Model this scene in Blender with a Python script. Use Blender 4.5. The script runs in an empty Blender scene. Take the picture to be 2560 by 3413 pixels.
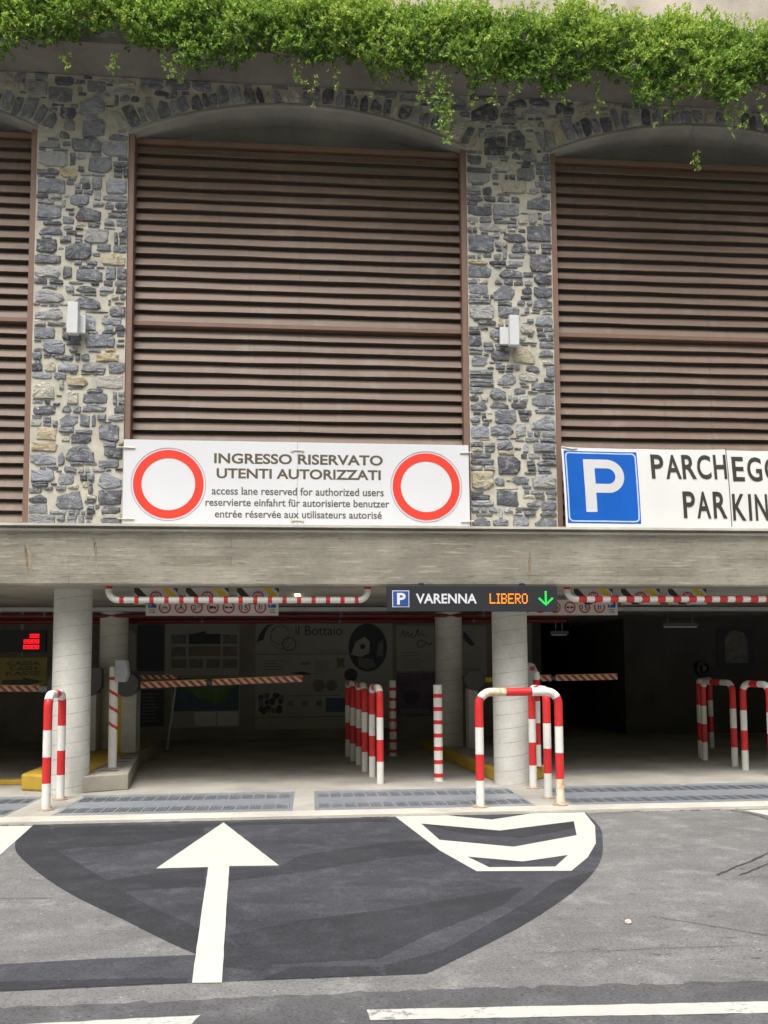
import bpy, math, random
from mathutils import Vector, Matrix
import numpy as np

random.seed(7)
RNG = np.random.default_rng(7)
scene = bpy.context.scene
col = scene.collection
RAD = math.radians

# ---------------------------------------------------------------- camera
cam_d = bpy.data.cameras.new('camera')
cam = bpy.data.objects.new('camera', cam_d)
col.objects.link(cam)
cam_d.sensor_fit = 'VERTICAL'
cam_d.sensor_height = 24.0
cam_d.lens = 24.0 * 2800 / 3413
cam_d.shift_y = 302.5 / 3413
cam_d.clip_start = 0.05
cam_d.clip_end = 3000
_p, _y, _r = RAD(4.166), RAD(4.944), RAD(-0.362)
_f = Vector((math.sin(_y) * math.cos(_p), math.cos(_y) * math.cos(_p), math.sin(_p)))
_x = Vector((math.cos(_y), -math.sin(_y), 0))
_u = _x.cross(_f)
_x2 = math.cos(_r) * _x + math.sin(_r) * _u
_u2 = -math.sin(_r) * _x + math.cos(_r) * _u
cam.matrix_world = Matrix(((_x2.x, _u2.x, -_f.x, 0), (_x2.y, _u2.y, -_f.y, 0),
                           (_x2.z, _u2.z, -_f.z, 1.55), (0, 0, 0, 1)))
scene.camera = cam

# ---------------------------------------------------------------- sky, sun, exposure
SUN_EL, SUN_AZ = 62.0, 200.0          # azimuth measured clockwise from +Y (the building side)
world = bpy.data.worlds.new('World')
scene.world = world
world.use_nodes = True
wn = world.node_tree
wn.nodes.clear()
sky = wn.nodes.new('ShaderNodeTexSky')
sky.sky_type = 'NISHITA'
sky.sun_disc = False
sky.sun_elevation = RAD(SUN_EL)
sky.sun_rotation = RAD(SUN_AZ)
sky.air_density = 1.0
sky.dust_density = 6.0
hs = wn.nodes.new('ShaderNodeHueSaturation')
hs.inputs['Saturation'].default_value = 0.22
bg = wn.nodes.new('ShaderNodeBackground')
bg.inputs['Strength'].default_value = 0.13
wo = wn.nodes.new('ShaderNodeOutputWorld')
wn.links.new(sky.outputs[0], hs.inputs['Color'])
wn.links.new(hs.outputs[0], bg.inputs['Color'])
wn.links.new(bg.outputs[0], wo.inputs['Surface'])
sl = bpy.data.lights.new('sun', 'SUN')
sl.energy = 1.5
sl.angle = RAD(25)
sl.color = (1.0, 0.965, 0.91)
sun = bpy.data.objects.new('sun', sl)
col.objects.link(sun)
_sd = Vector((math.sin(RAD(SUN_AZ)) * math.cos(RAD(SUN_EL)), math.cos(RAD(SUN_AZ)) * math.cos(RAD(SUN_EL)), math.sin(RAD(SUN_EL))))
sun.rotation_euler = _sd.to_track_quat('Z', 'Y').to_euler()
sun.location = (0, -5, 20)
scene.view_settings.view_transform = 'Standard'
scene.view_settings.look = 'None'
scene.view_settings.exposure = 0.86
scene.view_settings.gamma = 1.0
scene.cycles.max_bounces = 8
scene.cycles.diffuse_bounces = 5

# ---------------------------------------------------------------- materials
def new_mat(name):
    m = bpy.data.materials.new(name)
    m.use_nodes = True
    nt = m.node_tree
    b = nt.nodes['Principled BSDF']
    return m, nt, b

def N(nt, kind, **kw):
    n = nt.nodes.new(kind)
    for k, v in kw.items():
        if hasattr(n, k):
            setattr(n, k, v)
    return n

def coords(nt, scale=(1, 1, 1), rot=(0, 0, 0)):
    tc = nt.nodes.new('ShaderNodeTexCoord')
    mp = nt.nodes.new('ShaderNodeMapping')
    mp.inputs['Scale'].default_value = scale
    mp.inputs['Rotation'].default_value = rot
    nt.links.new(tc.outputs['Object'], mp.inputs['Vector'])
    return mp.outputs['Vector']

def noise(nt, vec, scale, detail=4, rough=0.6):
    n = nt.nodes.new('ShaderNodeTexNoise')
    n.inputs['Scale'].default_value = scale
    n.inputs['Detail'].default_value = detail
    n.inputs['Roughness'].default_value = rough
    nt.links.new(vec, n.inputs['Vector'])
    return n.outputs['Fac']

def ramp(nt, fac, stops, interp='LINEAR'):
    r = nt.nodes.new('ShaderNodeValToRGB')
    r.color_ramp.interpolation = interp
    e = r.color_ramp.elements
    while len(e) < len(stops):
        e.new(0.5)
    for i, (p, c) in enumerate(stops):
        e[i].position = p
        e[i].color = (c, c, c, 1) if not hasattr(c, '__len__') else (*c, 1)
    nt.links.new(fac, r.inputs['Fac'])
    return r.outputs['Color']

def mix(nt, fac, a, b, mode='MIX'):
    m = nt.nodes.new('ShaderNodeMix')
    m.data_type = 'RGBA'
    m.blend_type = mode
    for s, v in ((m.inputs['Factor'], fac), (m.inputs[6], a), (m.inputs[7], b)):
        if hasattr(v, 'is_output'):
            nt.links.new(v, s)
        elif hasattr(v, '__len__'):
            s.default_value = (*v, 1)
        else:
            s.default_value = v
    return m.outputs[2]

def math_n(nt, op, a, b=0.0):
    m = nt.nodes.new('ShaderNodeMath')
    m.operation = op
    for i, v in enumerate((a, b)):
        if hasattr(v, 'is_output'):
            nt.links.new(v, m.inputs[i])
        else:
            m.inputs[i].default_value = v
    return m.outputs[0]

def bump(nt, b, h, strength=0.3, dist=0.01):
    n = nt.nodes.new('ShaderNodeBump')
    n.inputs['Strength'].default_value = strength
    n.inputs['Distance'].default_value = dist
    nt.links.new(h, n.inputs['Height'])
    nt.links.new(n.outputs['Normal'], b.inputs['Normal'])

def paint(name, c, rough=0.5, var=0.12, scale=6.0, dirt=None, dirt_amt=0.0, metallic=0.0, bmp=0.0, spec=0.4, chips=None):
    """base colour with soft mottling and optional dirt patches"""
    m, nt, b = new_mat(name)
    v = coords(nt)
    f = noise(nt, v, scale)
    lo = tuple(x * (1 - var) for x in c)
    hi = tuple(min(1, x * (1 + var)) for x in c)
    cc = ramp(nt, f, [(0.3, lo), (0.7, hi)])
    if dirt is not None:
        f2 = noise(nt, v, scale * 2.3, 6, 0.7)
        mask = ramp(nt, f2, [(0.62 - dirt_amt, 0.0), (0.72 - dirt_amt * 0.6, 1.0)])
        cc = mix(nt, mask, cc, dirt)
    if chips is not None:
        f3 = noise(nt, v, 34, 4, 0.7)
        f4 = noise(nt, v, 3.5, 3, 0.6)
        k = math_n(nt, 'ADD', math_n(nt, 'MULTIPLY', f3, 0.7), math_n(nt, 'MULTIPLY', f4, 0.3))
        cc = mix(nt, ramp(nt, k, [(0.615, 0.0), (0.645, 0.8)]), cc, chips)
    nt.links.new(cc, b.inputs['Base Color'])
    b.inputs['Roughness'].default_value = rough
    b.inputs['Metallic'].default_value = metallic
    b.inputs['Specular IOR Level'].default_value = spec
    if bmp:
        bump(nt, b, noise(nt, v, scale * 12), bmp, 0.004)
    return m

def glow(name, c, strength):
    m, nt, b = new_mat(name)
    b.inputs['Base Color'].default_value = (0.02, 0.02, 0.02, 1)
    b.inputs['Emission Color'].default_value = (*c, 1)
    b.inputs['Emission Strength'].default_value = strength
    return m

def m_concrete(name, base, boards=False, streak=1.0):
    m, nt, b = new_mat(name)
    v = coords(nt)
    big = noise(nt, v, 1.1, 5, 0.6)
    fine = noise(nt, v, 22, 5, 0.65)
    lo = tuple(x * 0.72 for x in base)
    hi = tuple(x * 1.22 for x in base)
    c = ramp(nt, big, [(0.3, lo), (0.72, hi)])
    c = mix(nt, 0.35, c, ramp(nt, fine, [(0.25, 0.55), (0.75, 1.0)]), 'MULTIPLY')
    h = fine
    if boards:
        sv = coords(nt, (1.3, 1.3, 13))
        st = noise(nt, sv, 3.0, 8, 0.78)
        mask = ramp(nt, st, [(0.54, 0.0), (0.64, 1.0)])
        c = mix(nt, mask, c, tuple(x * 0.52 for x in base))
        sv2 = coords(nt, (0.8, 0.8, 9))
        st2 = noise(nt, sv2, 3.1, 5, 0.7)
        mask2 = ramp(nt, st2, [(0.54, 0.0), (0.7, 0.75)])
        c = mix(nt, ramp(nt, noise(nt, coords(nt, (0.6, 0.6, 1.6)), 1.3, 6, 0.7), [(0.48, 0.0), (0.66, 0.45)]), c, tuple(x * 0.55 for x in base))
        c = mix(nt, mask2, c, tuple(min(1, x * 1.4) for x in base))
        # joints between the formwork boards
        br = nt.nodes.new('ShaderNodeTexBrick')
        tc = nt.nodes.new('ShaderNodeTexCoord')
        sp = nt.nodes.new('ShaderNodeSeparateXYZ')
        nt.links.new(tc.outputs['Object'], sp.inputs[0])
        cb = nt.nodes.new('ShaderNodeCombineXYZ')
        nt.links.new(sp.outputs['X'], cb.inputs['X'])
        nt.links.new(sp.outputs['Z'], cb.inputs['Y'])
        nt.links.new(cb.outputs[0], br.inputs['Vector'])
        br.inputs['Scale'].default_value = 1
        br.inputs['Brick Width'].default_value = 1.9
        br.inputs['Row Height'].default_value = 0.105
        br.inputs['Mortar Size'].default_value = 0.0035
        br.inputs['Mortar Smooth'].default_value = 0.6
        br.inputs['Color1'].default_value = (1, 1, 1, 1)
        br.inputs['Color2'].default_value = (0.74, 0.735, 0.72, 1)
        br.inputs['Mortar'].default_value = (0.35, 0.35, 0.35, 1)
        patch = ramp(nt, noise(nt, coords(nt, (1, 1, 3)), 0.9), [(0.4, 0.15), (0.6, 0.8)])
        c = mix(nt, patch, c, br.outputs['Color'], 'MULTIPLY')
        h = math_n(nt, 'ADD', math_n(nt, 'MULTIPLY', st, 1.4), fine)
        # rusty and limy runs below the lip
        rv = coords(nt, (2.2, 2.2, 0.22))
        rn = noise(nt, rv, 2.0, 3, 0.5)
        c = mix(nt, ramp(nt, rn, [(0.70, 0.0), (0.78, 0.4)]), c, (0.30, 0.27, 0.22))
    nt.links.new(c, b.inputs['Base Color'])
    b.inputs['Roughness'].default_value = 0.9
    b.inputs['Specular IOR Level'].default_value = 0.25
    bump(nt, b, h, 0.35, 0.012)
    return m

def m_column(name, base):
    """smooth cast column with the helical seam of its paper tube"""
    m, nt, b = new_mat(name)
    tc = nt.nodes.new('ShaderNodeTexCoord')
    sp = nt.nodes.new('ShaderNodeSeparateXYZ')
    nt.links.new(tc.outputs['Object'], sp.inputs[0])
    ang = math_n(nt, 'ARCTAN2', sp.outputs['Y'], sp.outputs['X'])
    turn = math_n(nt, 'MULTIPLY', ang, 0.178 / (2 * math.pi))
    z = math_n(nt, 'SUBTRACT', sp.outputs['Z'], turn)
    ph = math_n(nt, 'FRACT', math_n(nt, 'DIVIDE', z, 0.178))
    d = math_n(nt, 'ABSOLUTE', math_n(nt, 'SUBTRACT', ph, 0.5))
    v = tc.outputs['Object']
    n1 = noise(nt, v, 2.2, 5, 0.6)
    line = ramp(nt, d, [(0.0, 1.0), (0.016, 0.9), (0.035, 0.0)])
    broken = ramp(nt, noise(nt, v, 5.0), [(0.35, 0.25), (0.6, 0.85)])
    lf = mix(nt, 1.0, line, broken, 'MULTIPLY')
    c = ramp(nt, n1, [(0.3, tuple(x * 0.84 for x in base)), (0.7, tuple(x * 1.12 for x in base))])
    c = mix(nt, 0.3, c, ramp(nt, noise(nt, v, 30, 5), [(0.3, 0.6), (0.7, 1.0)]), 'MULTIPLY')
    spots = ramp(nt, noise(nt, v, 14, 2), [(0.73, 0.0), (0.77, 0.7)])
    c = mix(nt, spots, c, tuple(x * 0.45 for x in base))
    c = mix(nt, lf, c, tuple(x * 0.42 for x in base))
    # runs of damp from the head and scuffs at the foot
    runs = ramp(nt, noise(nt, coords(nt, (3, 3, 0.35)), 2.2, 3), [(0.62, 0.0), (0.72, 0.35)])
    c = mix(nt, runs, c, tuple(x * 0.6 for x in base))
    nt.links.new(c, b.inputs['Base Color'])
    b.inputs['Roughness'].default_value = 0.8
    b.inputs['Specular IOR Level'].default_value = 0.3
    bump(nt, b, lf, -0.3, 0.004)
    return m

def m_asphalt(name, dark, light, speck=0.5, bmp=0.5):
    m, nt, b = new_mat(name)
    v = coords(nt)
    big = noise(nt, v, 0.55, 6, 0.62)
    mid = noise(nt, v, 7, 5, 0.7)
    fine = noise(nt, v, 170, 2, 0.7)
    c = ramp(nt, big, [(0.3, dark), (0.7, light)])
    c = mix(nt, 0.5, c, ramp(nt, mid, [(0.25, 0.72), (0.75, 1.0)]), 'MULTIPLY')
    c = mix(nt, speck, c, ramp(nt, fine, [(0.3, 0.35), (0.5, 0.9), (0.7, 1.0)]), 'MULTIPLY')
    dv = noise(nt, coords(nt, (0.7, 2.2, 1)), 1.6, 6, 0.7)
    c = mix(nt, ramp(nt, dv, [(0.50, 0.0), (0.70, 0.45)]), c, tuple(x * 0.62 for x in dark))
    lv_ = noise(nt, v, 3.3, 7, 0.75)
    c = mix(nt, ramp(nt, lv_, [(0.50, 0.0), (0.68, 0.5)]), c, tuple(min(1, x * 1.45) for x in light))
    vo = nt.nodes.new('ShaderNodeTexVoronoi')
    vo.inputs['Scale'].default_value = 46
    nt.links.new(v, vo.inputs['Vector'])
    pit = ramp(nt, vo.outputs['Distance'], [(0.0, 1.0), (0.10, 0.6), (0.16, 0.0)])
    pm = mix(nt, 1.0, pit, ramp(nt, noise(nt, v, 2.5), [(0.52, 0.0), (0.66, 0.9)]), 'MULTIPLY')
    c = mix(nt, pm, c, tuple(x * 0.35 for x in dark))
    br_n = noise(nt, coords(nt, (0.5, 1.4, 1)), 1.1, 7, 0.68)
    c = mix(nt, 0.8, c, ramp(nt, br_n, [(0.34, 0.72), (0.52, 0.97), (0.66, 1.0)]), 'MULTIPLY')
    gr = noise(nt, v, 62, 3, 0.75)
    c = mix(nt, 0.7, c, ramp(nt, gr, [(0.32, 0.30), (0.50, 0.88), (0.64, 1.0)]), 'MULTIPLY')
    def dots(scale, rad, keep, col_, amt):
        # sparse aggregate: one dot per cell, most cells left empty
        vv = nt.nodes.new('ShaderNodeTexVoronoi')
        vv.inputs['Scale'].default_value = scale
        nt.links.new(v, vv.inputs['Vector'])
        sp_ = nt.nodes.new('ShaderNodeSeparateColor')
        nt.links.new(vv.outputs['Color'], sp_.inputs[0])
        k_ = math_n(nt, 'LESS_THAN', sp_.outputs[0], keep)
        d_ = ramp(nt, vv.outputs['Distance'], [(rad * .6, 1.0), (rad, 0.0)])
        m_ = math_n(nt, 'MULTIPLY', math_n(nt, 'MULTIPLY', k_, d_), amt)
        return mix(nt, m_, c, col_)
    c = dots(30, 0.28, 0.16, tuple(x * 0.45 for x in dark), 0.8)
    c = dots(22, 0.20, 0.12, tuple(min(1, x * 1.6) for x in light), 0.5)
    c = dots(9, 0.12, 0.10, tuple(x * 0.35 for x in dark), 0.85)
    nt.links.new(c, b.inputs['Base Color'])
    b.inputs['Roughness'].default_value = 0.86
    b.inputs['Specular IOR Level'].default_value = 0.3
    bump(nt, b, fine, bmp, 0.006)
    return m

def m_worn(name, c, under, wear=0.0, rough=0.75):
    """road paint with worn spots through to the asphalt"""
    m, nt, b = new_mat(name)
    v = coords(nt)
    f = noise(nt, v, 26, 6, 0.75)
    g = noise(nt, v, 3.0, 4, 0.6)
    s = math_n(nt, 'ADD', math_n(nt, 'MULTIPLY', f, 0.6), math_n(nt, 'MULTIPLY', g, 0.4))
    mask = ramp(nt, s, [(0.60 - wear, 0.0), (0.68 - wear, 1.0)])
    cc = ramp(nt, g, [(0.3, tuple(x * 0.93 for x in c)), (0.7, c)])
    lines = ramp(nt, noise(nt, coords(nt, (2, 26, 1)), 2.5, 3), [(0.62, 0.0), (0.75, 0.28)])
    cc = mix(nt, lines, cc, tuple(x * 0.6 for x in c))
    cc = mix(nt, mask, cc, under)
    nt.links.new(cc, b.inputs['Base Color'])
    b.inputs['Roughness'].default_value = rough
    bump(nt, b, noise(nt, v, 150, 2), 0.35, 0.004)
    return m

def m_stone():
    m, nt, b = new_mat('rubble_stone')
    v = coords(nt)
    g = nt.nodes.new('ShaderNodeNewGeometry')
    r = g.outputs['Random Per Island']
    c = ramp(nt, r, [(0.0, (0.085, 0.089, 0.102)), (0.22, (0.170, 0.177, 0.200)), (0.40, (0.28, 0.29, 0.322)),
                     (0.56, (0.120, 0.124, 0.140)), (0.70, (0.36, 0.376, 0.415)), (0.80, (0.22, 0.222, 0.226)),
                     (0.90, (0.46, 0.46, 0.45)), (0.945, (0.50, 0.415, 0.26)), (0.97, (0.56, 0.535, 0.45))])
    off = nt.nodes.new('ShaderNodeVectorMath')
    off.operation = 'ADD'
    cb = nt.nodes.new('ShaderNodeCombineXYZ')
    nt.links.new(math_n(nt, 'MULTIPLY', r, 37.0), cb.inputs['X'])
    nt.links.new(math_n(nt, 'MULTIPLY', r, 91.0), cb.inputs['Z'])
    nt.links.new(v, off.inputs[0])
    nt.links.new(cb.outputs[0], off.inputs[1])
    ov = off.outputs[0]
    n1 = noise(nt, ov, 11, 6, 0.7)
    n2 = noise(nt, ov, 46, 4, 0.7)
    c = mix(nt, 0.85, c, ramp(nt, n1, [(0.30, 0.34), (0.48, 0.9), (0.62, 1.0)]), 'MULTIPLY')
    # pale lime bloom and mortar smears
    bl = ramp(nt, noise(nt, ov, 9.0, 7, 0.8), [(0.50, 0.0), (0.66, 0.75)])
    c = mix(nt, bl, c, (0.46, 0.465, 0.47))
    c = mix(nt, ramp(nt, n2, [(0.60, 0.0), (0.72, 0.4)]), c, (0.42, 0.415, 0.39))
    nt.links.new(c, b.inputs['Base Color'])
    b.inputs['Roughness'].default_value = 0.78
    b.inputs['Specular IOR Level'].default_value = 0.4
    bump(nt, b, math_n(nt, 'ADD', n1, math_n(nt, 'MULTIPLY', n2, 0.5)), 1.0, 0.03)
    return m

def m_leaf():
    m, nt, b = new_mat('creeper_leaf')
    g = nt.nodes.new('ShaderNodeNewGeometry')
    at = nt.nodes.new('ShaderNodeAttribute')
    at.attribute_name = 'tone'
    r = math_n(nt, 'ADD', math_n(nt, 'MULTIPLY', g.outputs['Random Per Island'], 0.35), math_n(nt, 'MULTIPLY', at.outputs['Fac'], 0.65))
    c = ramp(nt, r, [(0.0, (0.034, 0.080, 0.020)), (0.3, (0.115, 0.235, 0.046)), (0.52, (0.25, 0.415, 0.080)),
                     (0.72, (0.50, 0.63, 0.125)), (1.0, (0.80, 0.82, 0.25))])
    nt.links.new(c, b.inputs['Base Color'])
    b.inputs['Roughness'].default_value = 0.5
    b.inputs['Specular IOR Level'].default_value = 0.35
    tr = nt.nodes.new('ShaderNodeBsdfTranslucent')
    tc = mix(nt, 0.5, c, (0.42, 0.58, 0.10))
    nt.links.new(tc, tr.inputs['Color'])
    ms = nt.nodes.new('ShaderNodeMixShader')
    ms.inputs[0].default_value = 0.30
    out = nt.nodes['Material Output']
    nt.links.new(b.outputs[0], ms.inputs[1])
    nt.links.new(tr.outputs[0], ms.inputs[2])
    nt.links.new(ms.outputs[0], out.inputs['Surface'])
    return m

def m_stripes(name, period, slope, ca, cb_, duty=0.5):
    """diagonal warning stripes along X"""
    m, nt, b = new_mat(name)
    tc = nt.nodes.new('ShaderNodeTexCoord')
    sp = nt.nodes.new('ShaderNodeSeparateXYZ')
    nt.links.new(tc.outputs['Object'], sp.inputs[0])
    s = math_n(nt, 'ADD', sp.outputs['X'], math_n(nt, 'MULTIPLY', sp.outputs['Z'], slope))
    fr = math_n(nt, 'FRACT', math_n(nt, 'ADD', math_n(nt, 'DIVIDE', s, period), 50.0))
    k = math_n(nt, 'LESS_THAN', fr, duty)
    c = mix(nt, k, ca, cb_)
    c = mix(nt, 0.4, c, ramp(nt, noise(nt, tc.outputs['Object'], 9), [(0.3, 0.7), (0.7, 1.0)]), 'MULTIPLY')
    nt.links.new(c, b.inputs['Base Color'])
    b.inputs['Roughness'].default_value = 0.45
    return m

def m_slat():
    m, nt, b = new_mat('taupe_louvre')
    per = noise(nt, coords(nt, (0.12, 1, 6.7)), 1.0, 1, 0.4)
    c = ramp(nt, per, [(0.32, (0.126, 0.084, 0.061)), (0.68, (0.182, 0.124, 0.091))])
    dust = noise(nt, coords(nt, (1, 1, 0.5)), 3.2, 5, 0.7)
    c = mix(nt, ramp(nt, dust, [(0.52, 0.0), (0.70, 0.30)]), c, (0.26, 0.225, 0.19))
    runs = noise(nt, coords(nt, (9, 1, 0.35)), 1.7, 3, 0.6)
    c = mix(nt, ramp(nt, runs, [(0.60, 0.0), (0.72, 0.35)]), c, (0.085, 0.062, 0.050))
    nt.links.new(c, b.inputs['Base Color'])
    b.inputs['Roughness'].default_value = 0.6
    return m

def m_led(name, c, strength):
    return glow(name, c, strength)

WHITE_PAINT = (0.72, 0.705, 0.665)
M = {}
M['asphalt'] = m_asphalt('asphalt', (0.190, 0.186, 0.181), (0.262, 0.256, 0.250))
M['asphalt_dark'] = m_asphalt('asphalt_band', (0.105, 0.104, 0.107), (0.145, 0.143, 0.146), 0.55)
M['patch'] = m_asphalt('painted_patch', (0.049, 0.050, 0.059), (0.086, 0.089, 0.102), 0.35, 0.35)
M['patch_dark'] = m_asphalt('painted_band', (0.035, 0.036, 0.042), (0.053, 0.054, 0.062), 0.3, 0.35)
M['road_paint'] = m_worn('road_paint', (0.53, 0.522, 0.468), (0.21, 0.21, 0.205), -0.02)
M['road_line'] = m_worn('old_road_line', (0.47, 0.46, 0.43), (0.17, 0.168, 0.165), 0.055)
M['crack'] = paint('crack_filler', (0.055, 0.054, 0.054), 0.9)
M['conc_floor'] = m_concrete('floor_concrete', (0.40, 0.38, 0.335))
M['kerb_conc'] = m_concrete('kerb_concrete', (0.54, 0.515, 0.45))
M['island_conc'] = m_concrete('stained_kerb_concrete', (0.36, 0.335, 0.285))
M['ledge'] = m_concrete('board_marked_concrete', (0.51, 0.472, 0.392), True)
M['lip'] = m_concrete('weathered_lip_concrete', (0.46, 0.44, 0.385))
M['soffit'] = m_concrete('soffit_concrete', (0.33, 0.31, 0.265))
M['column'] = m_column('cast_column', (0.60, 0.588, 0.54))
M['render'] = m_concrete('grey_render', (0.24, 0.225, 0.205))
M['rim'] = m_concrete('arch_render', (0.36, 0.35, 0.32))
M['beige'] = m_concrete('beige_render', (0.56, 0.50, 0.42))
M['sky_blocker'] = paint('sky_blocker_green', (0.095, 0.115, 0.065), 0.95, 0.4, 0.2)  # dark green for the unseen slope added to block low sky
M['mortar'] = paint('lime_mortar', (0.49, 0.465, 0.388), 0.95, 0.20, 5, (0.37, 0.345, 0.28), 0.0, bmp=1.0)
M['stone'] = m_stone()
M['leaf'] = m_leaf()
M['stem'] = paint('creeper_stem', (0.09, 0.07, 0.04), 0.8)
M['brown'] = paint('brown_aluminium', (0.205, 0.128, 0.096), 0.5, 0.10, 2.5)
M['slat'] = m_slat()
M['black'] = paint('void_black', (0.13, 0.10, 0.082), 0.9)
M['white'] = paint('white_tube_paint', WHITE_PAINT, 0.42, 0.04, 5, (0.40, 0.33, 0.24), -0.035, chips=(0.30, 0.24, 0.17))
M['red'] = paint('red_tube_paint', (0.60, 0.028, 0.030), 0.38, 0.10, 4, (0.34, 0.06, 0.05), -0.02, chips=(0.22, 0.06, 0.05))
M['rusty'] = paint('rust_stained_paint', (0.70, 0.64, 0.52), 0.6, 0.08, 4, (0.55, 0.25, 0.06), 0.15)
M['rust'] = paint('rusty_plate', (0.42, 0.32, 0.22), 0.85, 0.3, 14, (0.30, 0.13, 0.05), 0.08)
M['sign_white'] = paint('sign_white', (0.665, 0.675, 0.70), 0.35, 0.025, 1.5)
M['banner'] = paint('banner_white', (0.70, 0.70, 0.69), 0.3, 0.03, 1.2)
M['sign_red'] = paint('sign_red', (0.80, 0.055, 0.035), 0.4, 0.03)
M['sign_text'] = paint('sign_text', (0.105, 0.085, 0.052), 0.5)
M['sign_text_grey'] = paint('sign_text_grey', (0.115, 0.105, 0.09), 0.5)
M['thin_line'] = paint('sign_outline', (0.30, 0.29, 0.38), 0.5)
M['blue'] = paint('sign_blue', (0.010, 0.105, 0.46), 0.28, 0.08, 2)
M['light_blue'] = paint('sign_border', (0.42, 0.55, 0.75), 0.35)
M['p_grey'] = paint('sign_letter_grey', (0.58, 0.58, 0.59), 0.4, 0.03)
M['black_text'] = paint('black_lettering', (0.045, 0.038, 0.032), 0.45)
M['lace'] = paint('cord', (0.62, 0.57, 0.45), 0.7)
M['led_case'] = paint('sign_case', (0.022, 0.023, 0.028), 0.5)
M['led_white'] = paint('sign_lettering', (0.68, 0.68, 0.72), 0.5, 0.02)
M['led_blue'] = paint('case_blue', (0.025, 0.075, 0.29), 0.45)
M['led_amber'] = glow('amber_led', (1.0, 0.255, 0.006), 1.0)
M['led_green'] = glow('green_led', (0.01, 1.0, 0.10), 0.62)
M['led_red'] = glow('red_led', (1.0, 0.010, 0.018), 0.75)
M['tube_glow'] = glow('lamp_tube', (1.0, 0.80, 0.45), 2.2)
M['grey_box'] = paint('light_grey_enamel', (0.44, 0.45, 0.465), 0.45)
M['lamp_grey'] = paint('lamp_grey', (0.60, 0.61, 0.62), 0.4, 0.04)
M['dark_grey'] = paint('dark_grey_plastic', (0.105, 0.105, 0.108), 0.5)
M['cab_white'] = paint('cabinet_enamel', (0.50, 0.49, 0.47), 0.45)
M['yellow'] = paint('yellow_kerb_paint', (0.46, 0.30, 0.035), 0.6, 0.15, 4, (0.25, 0.19, 0.08), 0.03)
M['yellow_enamel'] = paint('yellow_enamel', (0.62, 0.40, 0.03), 0.45)
M['arm'] = m_stripes('striped_arm', 0.126, 1.1, (0.72, 0.66, 0.55), (0.58, 0.045, 0.03))
M['sheet'] = paint('sign_sheet', (0.55, 0.545, 0.53), 0.45, 0.05)
M['sheet_red'] = paint('pictogram_red', (0.52, 0.03, 0.04), 0.5)
M['sheet_yellow'] = paint('sheet_yellow', (0.62, 0.45, 0.03), 0.5)
M['galv'] = paint('galvanised_steel', (0.36, 0.38, 0.41), 0.42, 0.12, 8, metallic=0.45)
M['galv_dark'] = paint('grate_shadow_steel', (0.16, 0.168, 0.182), 0.55, 0.2, 8, metallic=0.3)
M['galv_mid'] = paint('grate_window_steel', (0.24, 0.25, 0.275), 0.5, 0.2, 8, metallic=0.4)
M['pit'] = paint('drain_pit', (0.035, 0.035, 0.036), 0.9)
M['pipe_red'] = paint('sprinkler_pipe', (0.15, 0.012, 0.013), 0.35)
M['tray'] = paint('cable_tray', (0.44, 0.44, 0.45), 0.5)
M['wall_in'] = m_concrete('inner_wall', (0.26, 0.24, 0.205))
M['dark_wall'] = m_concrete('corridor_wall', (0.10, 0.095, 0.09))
M['board'] = paint('mural_board', (0.36, 0.34, 0.30), 0.7, 0.08, 1.5)
M['ink'] = paint('mural_ink', (0.055, 0.058, 0.075), 0.7)
M['ink_grey'] = paint('mural_grey', (0.17, 0.165, 0.16), 0.7, 0.35, 7)
M['map_green'] = paint('map_land', (0.12, 0.20, 0.08), 0.7, 0.4, 3)
M['map_blue'] = paint('map_water', (0.075, 0.115, 0.15), 0.7, 0.2, 2)
M['purple'] = paint('mural_purple', (0.13, 0.085, 0.13), 0.7, 0.4, 4)
M['sand'] = paint('mural_sand', (0.20, 0.17, 0.12), 0.7, 0.25, 5)
M['cassa'] = paint('pay_sign_yellow', (0.27, 0.225, 0.05), 0.6)
M['grit'] = paint('gutter_grit', (0.075, 0.062, 0.045), 0.95, 0.4, 30)
M['pebble'] = paint('pebble', (0.55, 0.47, 0.42), 0.8, 0.2, 60)
M['leaf_dry'] = paint('fallen_leaf', (0.62, 0.50, 0.22), 0.7)
M['stain'] = paint('lime_run', (0.52, 0.45, 0.33), 0.9, 0.25, 14)
M['rust_run'] = paint('rust_run', (0.34, 0.235, 0.125), 0.9, 0.25, 14)

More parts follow.
